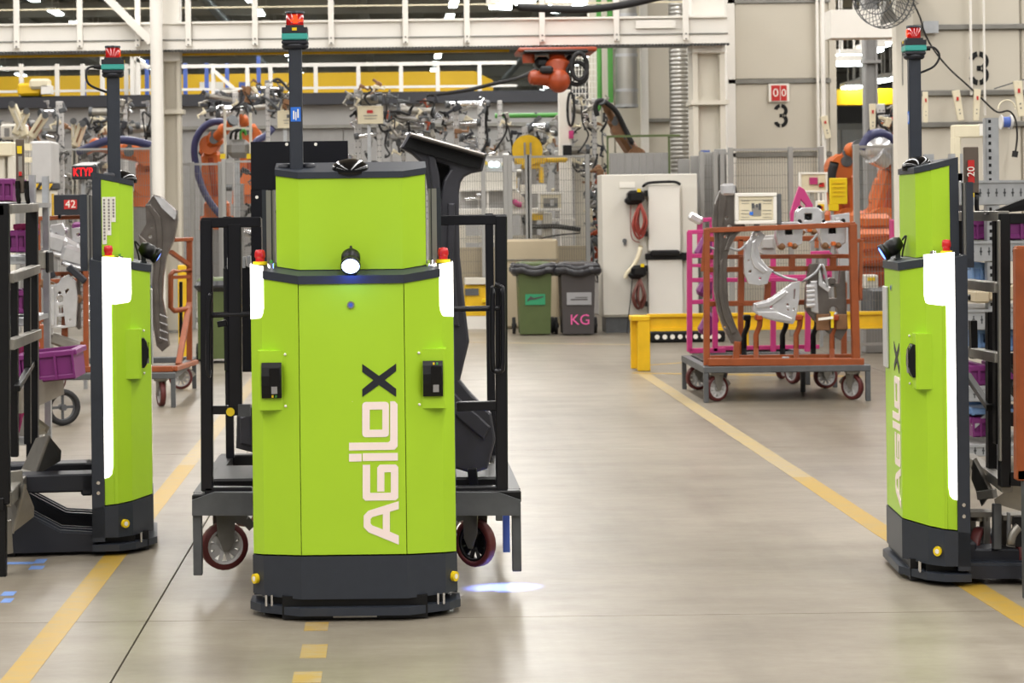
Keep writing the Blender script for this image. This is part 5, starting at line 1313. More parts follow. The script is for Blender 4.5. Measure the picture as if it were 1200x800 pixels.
for i, y in enumerate((237, 300, 372, 455, 512)):
    MB().pbox(-30, y, 38, y + 10, 12.9, .05, .004).build('shelf_beam', 'galv', sl); MB().bx(P(-30, y, 12.9).x, P(38, y, 12.9).x, 12.9, 13.6, P(0, y + 3, 12.9).z - .02, P(0, y + 1, 12.9).z).build('shelf_board', 'galv', sl)
MB().bar(P(22, 470, 12.3), P(72, 448, 12.9), .03, .15).build('chute_side', 'steel_bare', sl)
for px in (-30, 38): MB().bx(P(px, 300, 13).x - .02, P(px, 300, 13).x + .02, 13, 13.05, 0, P(px, 205, 13).z).bx(P(px, 300, 13).x - .02, P(px, 300, 13).x + .02, 13.5, 13.55, 0, P(px, 205, 13).z).build('post', 'galv', sl)
MB().pbox(34, 294, 53, 316, 12.85, .2, .01).build('end_block', 'steel_bare', sl); MB().pbox(53, 294, 57, 320, 12.86, .2, .01).build('end_cap', 'black', sl)
p = P(62, 440, 13.4); q = G(75, 470)
sw = thing('large_wheel', 'black spoked wheel standing under the tilted purple crate', 'wheel', (P(73, 450, 16.2).x, 16.2, 0))
wx = sw.location.x
MB().lathe([(.10, -.03), (.14, -.03), (.145, 0), (.14, .03), (.10, .03), (.10, -.03)], 26, (wx, 16.2, .145), (.6, -1, 0)).build('tyre', 'rubber', sw)
MB().lathe([(.095, -.015), (.102, -.015), (.102, .015), (.095, .015), (.095, -.015)], 26, (wx, 16.2, .145), (.6, -1, 0)).cyl((wx - .02, 16.23, .145), (wx + .02, 16.17, .145), .025, n=10).bar((wx, 16.2, .05), (wx, 16.2, .24), .02).bar((wx - .085, 16.15, .145), (wx + .085, 16.25, .145), .02).build('hub', 'steel_dark', sw)  # hub coloured dark for the shadow the wheel stands in
MB().pbox(66, 425, 80, 440, 16.2, .1).build('fork', 'steel_dark', sw)
p = P(53, 470, 13.6); o = MB().lathe([(.03, -.02), (.075, -.02), (.078, 0), (.075, .02), (.03, .02)], 20, (p.x, 13.6, .078), (.3, -1, 0)).build('small_wheel', 'brown_robot'); tag(o, 'small brown wheel on the floor below the tilted purple crate', 'wheel')

# ---- galvanised shelving on the right with crates
Ys = 12.6
sh_ = thing('shelving_bay', 'galvanised shelving bay with perforated posts at the right edge', 'shelf', (P(1180, 600, Ys).x, Ys, 0))
def shx(px): return P(px, 300, Ys).x
for px in (1164.5, 1290):
    x = shx(px); zt = P(px, 138, Ys).z if px < 1200 else 2.3
    po = MB().bx(x - .04, x + .04, Ys, Ys + .01, 0, zt).bx(x - .04, x - .03, Ys, Ys + .06, 0, zt).bx(x + .03, x + .04, Ys, Ys + .06, 0, zt).build('post', 'galv', sh_)
    mb = MB(); z = .1
    while z < zt - .03: mb.bx(x - .024, x - .008, Ys - .002, Ys, z, z + .02); z += .045
    stuff(mb.build('slot', 'black', po))
    MB().bx(x - .04, x + .04, Ys + .8, Ys + .86, 0, zt - .2).build('rear_post', 'galv', sh_)
MB().bx(shx(1128) - .03, shx(1128) + .03, Ys + .75, Ys + .8, 0, 2.0).build('rear_post', 'galv', sh_)
for i, (ya, yb) in enumerate(((211, 240), (282, 306), (362, 386), (452, 470), (520, 534))):
    bm_ = MB().bx(shx(1126), shx(1300), Ys - .01, Ys + .03, P(1180, yb, Ys).z, P(1180, ya, Ys).z, .004).bx(shx(1126), shx(1300), Ys - .02, Ys - .01, P(1180, ya + 3, Ys).z, P(1180, ya, Ys).z).build('beam', 'galv', sh_)
    mb = MB()
    for k in range(14):
        x = shx(1130) + k * .05; z = P(1180, (ya + yb) / 2, Ys).z
        mb.bx(x - .004, x + .004, Ys - .012, Ys - .009, z - .025, z + .025).bx(x - .008, x + .008, Ys - .012, Ys - .009, z - .006, z + .004)
    stuff(mb.build('slot', 'steel_dark', bm_))
    MB().bx(shx(1126), shx(1300), Ys + .03, Ys + .8, P(1180, ya, Ys).z - .03, P(1180, ya, Ys).z - .005).build('shelf_board', 'grey_paint', sh_)
MB().bar(P(1137, 455, Ys), P(1165, 470, Ys), .03).bar(P(1140, 500, Ys + .1), P(1166, 478, Ys + .1), .025).build('brace', 'galv', sh_)
R_crates = [('purple plastic crate on the upper shelf between the posts of the right rack', 1131, 257, 1159, 281, 'purple_crate'), ('purple plastic crate on the upper shelf at the right edge', 1178, 255, 1215, 281, 'purple_crate'),
    ('blue plastic crate on the second shelf behind the right rack', 1139, 308, 1160, 334, 'blue_crate'), ('blue plastic crate on the third shelf between the right rack posts', 1138, 384, 1156, 408, 'blue_crate'), ('blue plastic crate on the third shelf beside the orange frame', 1180, 386, 1196, 412, 'blue_crate'),
    ('purple plastic crate behind the diagonal brace of the right rack', 1136, 428, 1158, 452, 'purple_crate'), ('purple plastic crate low on the shelf beside the orange frame', 1180, 428, 1200, 452, 'purple_crate'), ('blue plastic crate on the bottom shelf of the right bay', 1138, 478, 1200, 486, 'blue_crate'), ('purple plastic crate hanging low at the bottom shelf of the right bay', 1140, 489, 1158, 512, 'purple_crate')]
for lb, x0, y0, x1, y1, m in R_crates: crate(lb, x0, y0, x1, y1, Ys + .1, m, .5)
o = MB().pbox(1143, 341, 1160, 355, Ys - .05, .3, .01).pbox(1160, 334, 1200, 352, Ys - .05, .4, .01).build('cardboard_box', 'beige'); tag(o, 'beige carton on the second shelf of the right bay', 'box')
o = MB().pbox(1135, 345, 1146, 352, Ys + .05, .2, .01).build('dark_part', 'black'); tag(o, 'dark part lying beside the beige carton on the right shelf', 'part')
# cream lamp arm and blue spool on the shelving
am = thing('angled_bracket', 'cream angled arm fixed to the right shelving above the number tag', 'arm', P(1120, 205, 13.4))
MB().pbox(1118.5, 146, 1155, 161, 13.4, .1, .006).pbox(1118.5, 160, 1126, 204, 13.4, .1, .006).build('arm', 'cream', am); MB().pbox(1148, 145, 1154, 159, 13.39, .02).build('end_plate', 'paper', am)
MB().pbox(1154, 146, 1156, 205, 13.4, .05).build('upright', 'white_paint', am); MB().pbox(1121, 203, 1128, 222, 13.4, .05).build('foot', 'galv', am)
sp = thing('blue_spool', 'blue wire spool mounted beside the perforated post at right', 'spool', P(1180, 142, 13.2))
MB().cyl(P(1174, 143, 13.2), P(1183, 143, 13.2), .034, n=16).build('drum', 'blue_paint', sp); MB().cyl(P(1172.5, 143, 13.2), P(1174, 143, 13.2), .046, n=16).build('flange', 'grey_light', sp); MB().cyl(P(1183, 143, 13.2), P(1185.5, 143, 13.2), .046, n=16).build('flange', 'grey_light', sp)
MB().tube([P(1180 + 10 * math.cos(a / 12 * PI), 128 - 11 * math.sin(a / 12 * PI), 13.25) for a in range(13)], .005, 5).build('wire_loop', 'cream', sp)
# cream paddles hanging on the right booth
for i, (x0, y0, x1, y1, tl, Y) in enumerate(((1119, 106, 1127, 141, .16, 20.2), (1141, 105, 1148, 141, -.06, 20.2), (1082, 108, 1087, 143, 0, 20.2), (1190, 95, 1199, 136, .1, 20.2), (964, 136, 972, 162, .2, 29.44), (1019, 122, 1026, 155, 0, 24.5))):
    lb = ('cream tapered paddle on the right booth wall, left of the close pair', 'cream tapered paddle on the right booth wall, right of the close pair', 'cream tapered paddle right behind the mast of the oblique forklift', 'cream tapered paddle at the right edge of the photo', 'cream tapered paddle on the conduit beside the left numeral booth', 'cream tapered paddle hanging in the gap under the fan')[i]
    c = P((x0 + x1) / 2, (y0 + y1) / 2, Y); hw = (x1 - x0) / 2 / F * Y; hh = (y1 - y0) / 2 / F * Y
    t = thing('marker_paddle', lb, 'paddle', c)
    me = fill2d([[(-hw, hh), (hw, hh), (hw * .75, -hh), (-hw * .75, -hh)], circ(0, hh * .85, hw * .2, 8)], .02, .004)
    MB().mesh(me, plane_mat(c, *FRONT) @ Matrix.Rotation(tl, 4, 'Z')).build('blade', 'cream', t)
    R = Matrix.Rotation(tl, 3, 'Z'); v = R @ Vector((0, hh * .45, 0))
    MB().box((c.x + v.x, c.y - .02, c.z + v.y), (hw * .55, .012, hh * .25)).build('red_mark', 'sign_red', t)
    for k in (-.3, -.55): 
        v = R @ Vector((0, hh * k, 0)); MB().cyl((c.x + v.x, c.y - .02, c.z + v.y), (c.x + v.x, c.y - .012, c.z + v.y), hw * .2, n=8).build('rivet', 'steel_dark', t)
# ------------------------------------------------------------------ welding cells behind the mesh fences
def fence_panel(label, px0, px1, pyt, Y, pitch=.032, m='fence_wire', post_l=True, post_r=True, pyb=None, hp=.16, Y2=None, wire=.005, posts=()):
    a = P(px0, pyt, Y); b = P(px1, pyt - 0, Y2 or Y); zt = P((px0 + px1) / 2, pyt, Y).z; zb = .12 if pyb is None else P(px0, pyb, Y).z
    t = thing('mesh_fence', label, 'fence', ((a.x + b.x) / 2, (a.y + b.y) / 2, 0))
    d = Vector((b.x - a.x, b.y - a.y, 0)); L = d.length; d.normalize()
    mb = MB(); n = int(L / pitch)
    for k in range(n + 1):
        p = Vector((a.x, a.y, 0)) + d * (L * k / n)
        mb.box((p.x, p.y, (zb + zt) / 2), (wire, wire, zt - zb))
    z = zb
    while z < zt:
        mb.bar(Vector((a.x, a.y, z)), Vector((b.x, b.y, z)), wire, wire); z += hp
    stuff(mb.build('wire_mesh', m, t))
    for z in (zb, zt): MB().bar(Vector((a.x, a.y, z)), Vector((b.x, b.y, z)), .03, .03).build('frame_rail', 'fence_post', t)
    for px in ([px0] if post_l else []) + list(posts) + ([px1] if post_r else []):
        f_ = (px - px0) / (px1 - px0); q = Vector((a.x, a.y, 0)) + d * L * f_
        MB().bx(q.x - .03, q.x + .03, q.y - .035, q.y + .035, 0, zt + .03, .004).build('post', 'fence_post', t)
    return t
fence_panel('tall mesh fence panel right of the white column, before the orange robot', 182, 258, 192.5, 29, posts=(225,))
fence_panel('mesh fence panel with thick posts left of the black top board', 262, 330, 189, 28.8)
fence_panel('mesh fence run behind the right side of the middle forklift', 520, 592, 184, 28.6, posts=(566,))
fence_panel('mesh fence run above the two wheeled bins', 597, 688, 183.5, 28.6, posts=(617.5, 620))
fence_panel('mesh fence in front of the booth with the left stencilled numeral', 856, 962, 175, 26, pyb=None, posts=(926,))
fence_panel('mesh fence before the orange robot in the gap at right', 1003, 1048, 172, 22.6, posts=())
fence_panel('narrow mesh fence between the control cabinet and the right orange cart', 822, 856, 180, 27.5, posts=(838, 846))
fence_panel('far mesh fence at left behind the number board', 20, 178, 175, 28.7)
# dark framed screen in front of the brown robot
sf = thing('machine_screen', 'dark green framed mesh screen in front of the brown welding robot', 'screen', (P(752, 300, 28).x, 28, 0))
for a, b in (((711, 160), (797, 158.5)), ):
    MB().bar(P(*a, 28), P(*b, 28), .03, .03).build('top_rail', 'bin_green', sf)
for px in (713, 785): MB().bx(P(px, 250, 28).x - .012, P(px, 250, 28).x + .012, 28, 28.03, 0, P(px, 160, 28).z).build('post', 'bin_green', sf)
MB().bx(P(715, 250, 28).x, P(784, 250, 28).x, 28.01, 28.03, 0, P(750, 179, 28).z).build('screen', 'grey_paint', sf)
for k in range(8): MB().bx(P(716 + k * 8.6, 250, 28).x, P(716 + k * 8.6, 250, 28).x + .008, 28, 28.01, 0, P(750, 179, 28).z).build('screen_fold', 'fence_post', sf)
for k, (x0, x1, y) in enumerate(((795, 810, 186), (810, 822, 183), (822, 838, 179), (838, 853, 176))):
    o = MB().bx(P(x0, 250, 28.2 - k * .2).x, P(x1, 250, 28.2 - k * .2).x - .01, 28.2 - k * .2, 28.24 - k * .2, 0, P(x0, y, 28.2).z, .005).build('guard_sheet', 'fence_post'); tag(o, 'grey guard sheet, %s of the row of four beside the pale column' % ('first from left', 'second from left', 'third from left', 'last on the right')[k], 'guard sheet', 'row of grey guard sheets')
o = MB().pbox(822, 176, 832, 179, 27.9, .1).build('blue_box', 'blue_paint'); tag(o, 'small blue and white box on top of the grey guard sheets', 'box')

# ---- robots
def limb(mb, a, b, r0, r1, n=10, sx=1.):
    a, b = Vector(a), Vector(b); d = b - a
    mb.tube([a - d.normalized() * r0 * .5, a, a + d * .15, a + d * .5, a + d * .85, b, b + d.normalized() * r1 * .5], [r0 * .75, r0 * 1.1, r0 * 1.08, (r0 + r1) * .5 * .88, r1 * 1.0, r1 * 1.08, r1 * .7], n)
def robot(label, base, sh, el, wr, tip, r=.16, m='orange_robot', hose=None, Y=None, hose_m='hose_blue', motors=True, tool=None):
    g = Vector((base[0], base[1], 0)); t = thing('welding_robot', label, 'robot', g)
    sh, el, wr, tip = (Vector(v) for v in (sh, el, wr, tip))
    MB().cyl(g, g + Vector((0, 0, .06)), r * 2.2, n=20).cyl(g + Vector((0, 0, .06)), Vector((g.x, g.y, sh.z - r * 1.8)), r * 1.7, r * 1.5, 18).build('base', 'grey_paint', t)
    c = Vector((g.x, g.y, sh.z))
    b = MB().cyl(Vector((g.x, g.y, sh.z - r * 1.8)), Vector((g.x, g.y, sh.z - r * .6)), r * 1.6, r * 1.5, 18).box((g.x, g.y, sh.z - r * .2), (r * 2.2, r * 2.4, r * 2.0), None, r * .3).build('turret', m, t)
    MB().cyl(sh - Vector((0, r * 1.6, 0)), sh + Vector((0, r * 1.6, 0)), r * 1.0, n=18).build('shoulder_joint', m, b)
    mb = MB(); limb(mb, sh, el, r * .8, r * .62, 12)
    mb.bar(sh.lerp(el, .08), sh.lerp(el, .9), r * 1.75, r * 1.5, r * .3).bar(sh.lerp(el, .25), sh.lerp(el, .7), r * 2.0, r * 1.1, r * .2); la = mb.build('lower_arm', m, t)
    MB().bar(sh.lerp(el, .2) - Vector((0, r * .9, 0)), sh.lerp(el, .8) - Vector((0, r * .75, 0)), r * .5, r * .2, r * .08).build('arm_plate', 'orange_dark' if m != 'brown_robot' else 'steel_dark', la)
    ej = MB().cyl(el - Vector((0, r * 1.2, 0)), el + Vector((0, r * 1.2, 0)), r * .85, n=18).box(el + (el - wr).normalized() * r * .7, (r * 1.3, r * 1.7, r * 1.3), None, r * .25).build('elbow', m, t)
    if motors:
        for k in (-.5, .5): MB().cyl(el + (el - wr).normalized() * r * .9 + Vector((0, k * r, .0)), el + (el - wr).normalized() * r * 1.9 + Vector((0, k * r, 0)), r * .36, n=12).build('motor', 'black', ej)
    mb = MB(); limb(mb, el, wr, r * .6, r * .46, 12); mb.bar(el.lerp(wr, .05), el.lerp(wr, .55), r * 1.4, r * 1.25, r * .25); ua = mb.build('upper_arm', m, t)
    pm = el.lerp(wr, .35); MB().cyl(pm - Vector((0, r * .95, 0)), pm - Vector((0, r * .6, 0)), r * .4, n=12).box(pm - Vector((0, r * .7, -r * .5)), (r * .5, r * .3, r * .5), None, r * .08).build('drive_cover', 'steel_dark', ua)
    w_ = MB().ball(wr, r * .55, 12, 8).cyl(wr, tip, r * .42, r * .36, 12).build('wrist', m, t)
    MB().cyl(tip, tip + (tip - wr).normalized() * r * .25, r * .5, n=14).build('tool_flange', 'steel_dark', w_)
    if hose: MB().tube(smooth_path(hose, 6), r * .32, 8).build('hose_pack', hose_m, t)
    if tool: tool(t, tip, r)
    return t
Yr = 31
# left cell robot (upright, behind the fence)
robot('upright orange robot with dark blue hose behind the fence left of the middle forklift', (P(255, 300, Yr).x, Yr), P(255, 245, Yr), P(246, 170, Yr - .1), P(262, 152, Yr - .6), P(272, 142, Yr - .8), .17,
      hose=[P(268, 143, Yr - .5), P(250, 143, Yr - .45), P(236, 152, Yr - .4), P(228, 170, Yr - .35), P(230, 195, Yr - .3), P(238, 222, Yr - .35), P(250, 242, Yr - .4), P(262, 256, Yr - .45)])
for k, (x, y) in enumerate(((262, 182), (266, 220))):
    o = MB().cyl(P(x - 4, y, Yr - .5), P(x + 6, y, Yr - .5), .05, n=10).build('hose_clamp', 'steel_dark', bpy.data.objects['welding_robot'])
robot('orange robot lying low behind the mast of the side-on forklift', (P(176, 300, 30.4).x, 30.4), P(174, 215, 30.4), P(174, 182, 30.1), P(112, 170, 29.7), P(98, 178, 29.6), .19,
      hose=[P(182, 172, 29.6), P(160, 166, 29.5), P(140, 164, 29.4), P(122, 166, 29.4), P(106, 172, 29.4), P(92, 178, 29.5)])
robot('orange robot wrist raised above the grey folding bag between the sign boards', (P(292, 300, 35).x, 35.2), P(292, 215, 35), P(296, 160, 34.8), P(284, 140, 34.5), P(276, 131, 34.3), .19, hose=[P(320, 150, 34.4), P(310, 160, 34.3), P(300, 166, 34.2), P(296, 178, 34.2)])
robot('brown welding robot reaching up to the left over the dark framed screen', (P(748, 300, 30).x, 30.2), P(744, 182, 30), P(724, 152, 29.9), P(712, 128, 29.7), P(706, 120, 29.6), .12, 'brown_robot', hose=[P(742, 170, 29.7), P(732, 150, 29.7), P(720, 128, 29.6), P(704, 118, 29.6), P(698, 124, 29.6), P(700, 136, 29.6)], hose_m='rubber')
robot('tall orange robot behind the yellow plate right of the right orange cart', (P(988, 380, 27).x, 27.3), P(990, 260, 27), P(984, 196, 26.9), P(998, 176, 26.7), P(1006, 172, 26.5), .19, hose=[P(978, 190, 26.6), P(974, 210, 26.6), P(978, 240, 26.6)], hose_m='rubber')
robot('orange robot with silver wrist cover in the gap left of the oblique forklift', (P(1034, 380, 24.6).x, 25.2), P(1030, 262, 24.9), P(1052, 190, 24.8), P(1030, 178, 24.4), P(1020, 172, 24.3), .2, hose=[P(1048, 168, 24.4), P(1036, 158, 24.3), P(1022, 158, 24.2), P(1016, 164, 24.2), P(1010, 176, 24.2)], hose_m='hose_blue')
cv = MB().ball(P(1026, 174, 24.25), .19, 14, 10, (1.1, .8, .8)).cyl(P(1024, 178, 24.2), P(1038, 188, 24.3), .15, .12, 14).build('wrist_cover', 'sheet_silver'); tag(cv, 'crumpled silver cover over the wrist of the robot in the gap', 'cover')
ob = thing('robot_pedestal', 'orange robot pedestal low in the gap left of the oblique forklift', 'robot', (P(1022, 380, 23.6).x, 23.9, 0))
MB().pbox(1007, 268, 1048, 312, 23.7, .5, .06).build('pedestal', 'orange_robot', ob); MB().pbox(1010, 250, 1046, 270, 23.75, .4, .06).build('turret', 'orange_robot', ob); MB().pbox(1007, 312, 1040, 352, 23.8, .4, .02).build('base_frame', 'orange_dark', ob)
for k in range(4): MB().bar(P(1008, 280 + k * 14, 23.66), P(1046, 276 + k * 14, 23.66), .03).build('cross_bar', 'orange_dark', ob)
MB().pbox(1010, 352, 1036, 440, 23.8, .4, .02).build('foot', 'steel_dark', ob)
cbx = thing('junction_box', 'pale junction box with yellow label low in the gap behind the fence', 'box', P(1021, 338, 23.2)); MB().pbox(1014, 322, 1029, 338, 23.2, .2, .01).build('case', 'cabinet', cbx); MB().pbox(1017, 325, 1026, 329, 23.19, .01).build('label', 'yellow_plastic', cbx); MB().pbox(1019, 338, 1024, 430, 23.3, .06).build('stand', 'galv', cbx)
mc_ = thing('machine_block', 'dark grey machine block on the floor behind the gap fence', 'machine', (P(1026, 385, 23).x, 23, 0)); MB().pbox(1022, 338, 1048, 372, 22.9, .5, .03).build('housing', 'steel_dark', mc_); MB().pbox(1014, 370, 1044, 440, 22.85, .5, .01).build('plinth', 'grey_paint', mc_)
mg = thing('pink_post', 'magenta lifting post right beside the oblique forklift in the gap', 'post', (P(1052, 300, 22).x, 22, 0)); MB().pbox(1051, 190, 1054.5, 258, 22, .08).pbox(1046, 257, 1055, 284, 21.9, .15, .01).pbox(1049, 284, 1053, 450, 22, .08).build('post', 'magenta', mg)
yp = thing('yellow_plate', 'yellow sign plate in front of the tall orange robot at right', 'sign', P(982, 246, 23.4)); MB().pbox(972.5, 208.5, 993, 239, 23.4, .03, .005).build('plate', 'yellow_plastic', yp); MB().pbox(971.5, 239, 983, 247, 23.4, .03, .005).build('lower_tab', 'yellow_plastic', yp)
mb = MB()
for y in (214, 219, 224, 229): mb.pbox(976, y, 990, y + .8, 23.39, .01)
mb.build('plate_line', 'yellow_paint', yp); MB().pbox(975, 239, 978, 420, 23.45, .04).build('stand', 'galv', yp)
t, sh = framed_sign(937, 202, 970, 225.5, 24, 'white framed drawing with a magenta part above the right orange cart', 2.4)
MB().pbox(949, 208, 958, 216, 23.99, .02).build('drawing', 'magenta', sh); MB().pbox(959, 208, 963, 216, 23.99, .02).build('drawing', 'cream', sh); MB().pbox(960, 214, 966, 219, 23.99, .02).build('drawing', 'sign_red', sh)
MB().pbox(951, 225, 955, 420, 24.03, .05).build('stand', 'galv', t)
t = thing('switch_box', 'small white switch box with yellow disc under the white framed drawing', 'box', P(962, 248, 23.9)); MB().pbox(957.5, 235, 967.5, 249, 23.9, .1, .006).build('case', 'paper', t); MB().pbox(959, 239, 966, 247, 23.89, .01).build('yellow_face', 'yellow_plastic', t); MB().cyl(P(962.5, 243, 23.87), P(962.5, 243, 23.89), .02, n=12).build('button', 'sign_red', t); MB().pbox(959, 226, 960.5, 235, 23.93, .02).pbox(964, 226, 965.5, 235, 23.93, .02).build('conduit', 'paper', t)
MB().pbox(961, 249, 964, 420, 23.95, .05).build('stand', 'galv', t)

# overhead orange robot hanging from the walkway
hr = thing('hanging_robot', 'orange robot hanging upside down under the white walkway, cables looped beside it', 'robot', P(652, 55, 27.4))
Yh = 27.4
MB().pbox(607, 55, 700, 60.5, Yh, .9, .02).build('mount_plate', 'orange_dark', hr)
MB().pbox(613, 58, 690, 62, Yh - .05, .5, .02).build('track', 'black', hr)
for x0, y0, x1, y1, m in ((612, 60, 627, 74, 'orange_dark'), (643, 60, 662, 79, 'orange_dark')):
    MB().cyl(P((x0 + x1) / 2, y0, Yh + .2), P((x0 + x1) / 2, y1, Yh + .2), (x1 - x0) / 2 / F * Yh, n=16).build('drive', m, hr)
MB().pbox(627, 66, 645, 80, Yh + .1, .4, .05).pbox(662, 64, 674, 82, Yh + .1, .4, .05).build('gearbox', 'black', hr)
mb = MB(); limb(mb, P(654, 76, Yh + .1), P(654, 94, Yh), .16, .14); mb.build('turret', 'orange_dark', hr)
mb = MB(); limb(mb, P(650, 92, Yh), P(625, 91, Yh - .1), .13, .10); mb.build('arm', 'orange_dark', hr)
MB().ball(P(655, 95, Yh - .1), .15, 16, 12, (1, 1, 1.05)).cyl(P(655, 98, Yh - .1), P(655, 108, Yh - .1), .11, .06, 14).build('wrist', 'orange_dark', hr)
MB().cyl(P(621, 91, Yh - .1), P(625, 91, Yh - .1), .09, n=14).build('motor', 'orange_dark', hr); MB().box(P(640, 82, Yh - .1), (.18, .2, .1), None, .03).build('motor_cover', 'rubber', hr)
for q, (rx, ry, cx_, cy_) in enumerate(((9, 16, 679, 78), (12, 13, 676, 86))):
    MB().tube([P(cx_ + rx * math.cos(2 * PI * k / 16), cy_ + ry * math.sin(2 * PI * k / 16), Yh - .1 + q * .08) for k in range(16)], .03, 8, True).build('cable_loop', 'rubber', hr)
o = MB().tube(smooth_path([P(600, 8, 26.8), P(660, 11, 26.8), P(700, 10, 26.8), P(740, 4, 26.8), P(790, -8, 26.8)], 5), .05, 8).build('thick_cable', 'rubber'); tag(o, 'thick black cable sagging across the walkway opening at the top', 'cable')
o = MB().tube(smooth_path([P(500, 112, 33), P(545, 106, 33), P(575, 99, 33), P(612, 90, 32), P(640, 75, 30)], 5), .035, 6).build('thin_cable', 'rubber'); tag(o, 'thin black cable rising to the hanging orange robot', 'cable')

# ---- welding fixtures: posts, grippers, tubes and leads
rng = random.Random(11)
def fixture(label, x0, y0, x1, y1, Y, posts=2, tubes=3, clamps=10, leads=3, m_post='grey_light', seed=0, hot=None, name='welding_fixture', zmin=0.0, floor=True):
    R_ = random.Random(seed); t = thing(name, label, 'welding fixture', (P((x0 + x1) / 2, y1, Y).x, Y, 0))
    def pt(x, y, dy=0): return P(x, y, Y + dy)
    for k in range(posts):
        x = x0 + (x1 - x0) * (k + .5 + R_.uniform(-.2, .2)) / posts; w_ = R_.uniform(.03, .055); top = pt(x, y0 + R_.uniform(0, .25) * (y1 - y0))
        d = R_.uniform(-.2, .3)
        po = MB().bx(top.x - w_, top.x + w_, Y + d, Y + d + w_ * 2, 0, top.z, .01).build('post', m_post, t)
        mb = MB(); z = max(1.4, top.z - 1.6)
        while z < top.z - .05: mb.cyl((top.x - w_ * .5, Y + d - .004, z), (top.x - w_ * .5, Y + d, z), .01, n=6).cyl((top.x + w_ * .5, Y + d - .004, z), (top.x + w_ * .5, Y + d, z), .01, n=6); z += .09
        stuff(mb.build('hole_row', 'steel_dark', po))
    for k in range(tubes):
        y = y0 + (y1 - y0) * R_.uniform(.15, .95); xa = x0 + (x1 - x0) * R_.uniform(0, .4); xb = xa + (x1 - x0) * R_.uniform(.35, .6)
        a, b = pt(xa, y, R_.uniform(-.15, .1)), pt(min(xb, x1), y + R_.uniform(-5, 6), R_.uniform(-.15, .1)); r = R_.uniform(.035, .07)
        tb = MB().cyl(a, b, r, n=12).build('tube', 'chrome' if R_.random() < .6 else 'steel_bare', t)
        for f in (.0, 1.): 
            p = a.lerp(b, f); MB().cyl(p - (b - a).normalized() * .03, p + (b - a).normalized() * .03, r * 1.25, n=12).build('collar', 'steel_dark', tb)
    for k in range(int(clamps * 1.7)):
        x, y = R_.uniform(x0, x1), R_.uniform(y0, y1); c = pt(x, y, R_.uniform(-.22, .12)); s_ = R_.uniform(.035, .085)
        M_ = Matrix.Rotation(R_.uniform(0, 3), 3, 'Y')
        mb = MB().box(c, (s_ * 1.6, s_, s_), M_, s_ * .15)
        mb.cyl(c + M_ @ Vector((s_ * .6, 0, 0)), c + M_ @ Vector((s_ * 2.2, 0, 0)), s_ * .28, n=8)
        mb.box(c + M_ @ Vector((s_ * 2.1, 0, s_ * .4)), (s_ * .4, s_ * .5, s_ * 1.3), M_, s_ * .08)
        mb.box(c + M_ @ Vector((-s_ * .4, 0, -s_ * .9)), (s_ * .5, s_ * .6, s_ * 1.2), M_, s_ * .08)
        mm = R_.choice(['steel_dark', 'steel_dark', 'chrome', 'steel_bare', 'black', 'steel_bare', 'brown_robot', 'charcoal_dark', 'grey_paint', 'cream'])
        if hot and R_.random() < .1: mm = hot
        mb.build('clamp', mm, t)
    for k in range(leads):
        x, y = R_.uniform(x0, x1), R_.uniform(y0, y1 - 10); q = [pt(x, y, -.24)]
        for j in range(4):
            x += R_.uniform(-12, 12); y += R_.uniform(-6, 22); q.append(pt(max(x0, min(x1, x)), min(y, y1), -.24 + R_.uniform(-.05, .05)))
        MB().tube(smooth_path(q, 4), R_.uniform(.012, .022), 6).build('lead', R_.choice(['rubber', 'rubber', 'black', 'steel_dark']), t)
    return t
fixture('cluttered gripper fixture at far left beside the dark tag holder', 0, 128, 46, 205, 30.6, 2, 2, 12, 3, seed=1, hot='orange_dark')
fixture('gripper fixture with silver heads behind the grey hazard-striped cabinet', 48, 118, 82, 200, 31.5, 1, 3, 11, 2, seed=2)
fixture('low welding fixture under the black hose of the lying orange robot', 84, 150, 128, 215, 30.35, 2, 2, 12, 3, seed=3)
fixture('grey fixture frames between the side-on forklift and the white column', 140, 118, 178, 160, 32.6, 2, 2, 8, 2, seed=4)
fixture('fixture racks low behind the number board', 62, 196, 118, 262, 33.4, 4, 2, 8, 2, 'grey_paint', seed=5)
fixture('long silver gripper beam over the upright orange robot', 238, 104, 300, 140, 32.7, 1, 4, 12, 3, seed=6)
fixture('gripper cluster with a pink tag right of the upright robot', 292, 92, 343, 130, 33.5, 1, 4, 14, 4, seed=7)
fixture('fixture with tall perforated posts behind the cream sign board', 408, 100, 462, 190, 30.5, 2, 3, 16, 4, seed=8)
fixture('shiny gripper beam fixture behind the top of the dark body panel', 455, 118, 525, 185, 31.2, 2, 5, 18, 5, seed=9, hot='orange_dark')
fixture('gripper fixture on two pale posts left of the yellow disc', 520, 112, 600, 182, 31.9, 3, 4, 18, 4, seed=10)
fixture('fixture with blue-topped post right behind the yellow disc', 600, 138, 660, 200, 32.6, 2, 3, 14, 3, seed=12)
fixture('dark clamp tower with hanging leads left of the green pipes', 660, 112, 712, 200, 31.7, 2, 3, 20, 6, seed=13)
fixture('dense dark clamp column between the fence and the control cabinet', 688, 195, 704, 330, 29.4, 1, 3, 24, 4, seed=14, hot='orange_dark')
fixture('grey press frame behind the fence under the hanging bag', 270, 196, 330, 300, 30.7, 3, 1, 6, 1, 'grey_paint', seed=15)
fixture('fixture beneath the bench behind the fence', 545, 170, 684, 250, 33.4, 3, 5, 22, 4, seed=16, hot='yellow_paint')
fixture('pale gripper stack left of the round white post', 100, 122, 140, 175, 34.2, 2, 3, 10, 2, seed=17)
fixture('small gripper with silver tubes below the walkway at right of the gap', 1018, 118, 1052, 165, 26, 1, 2, 8, 3, seed=18, hot='red_plastic')
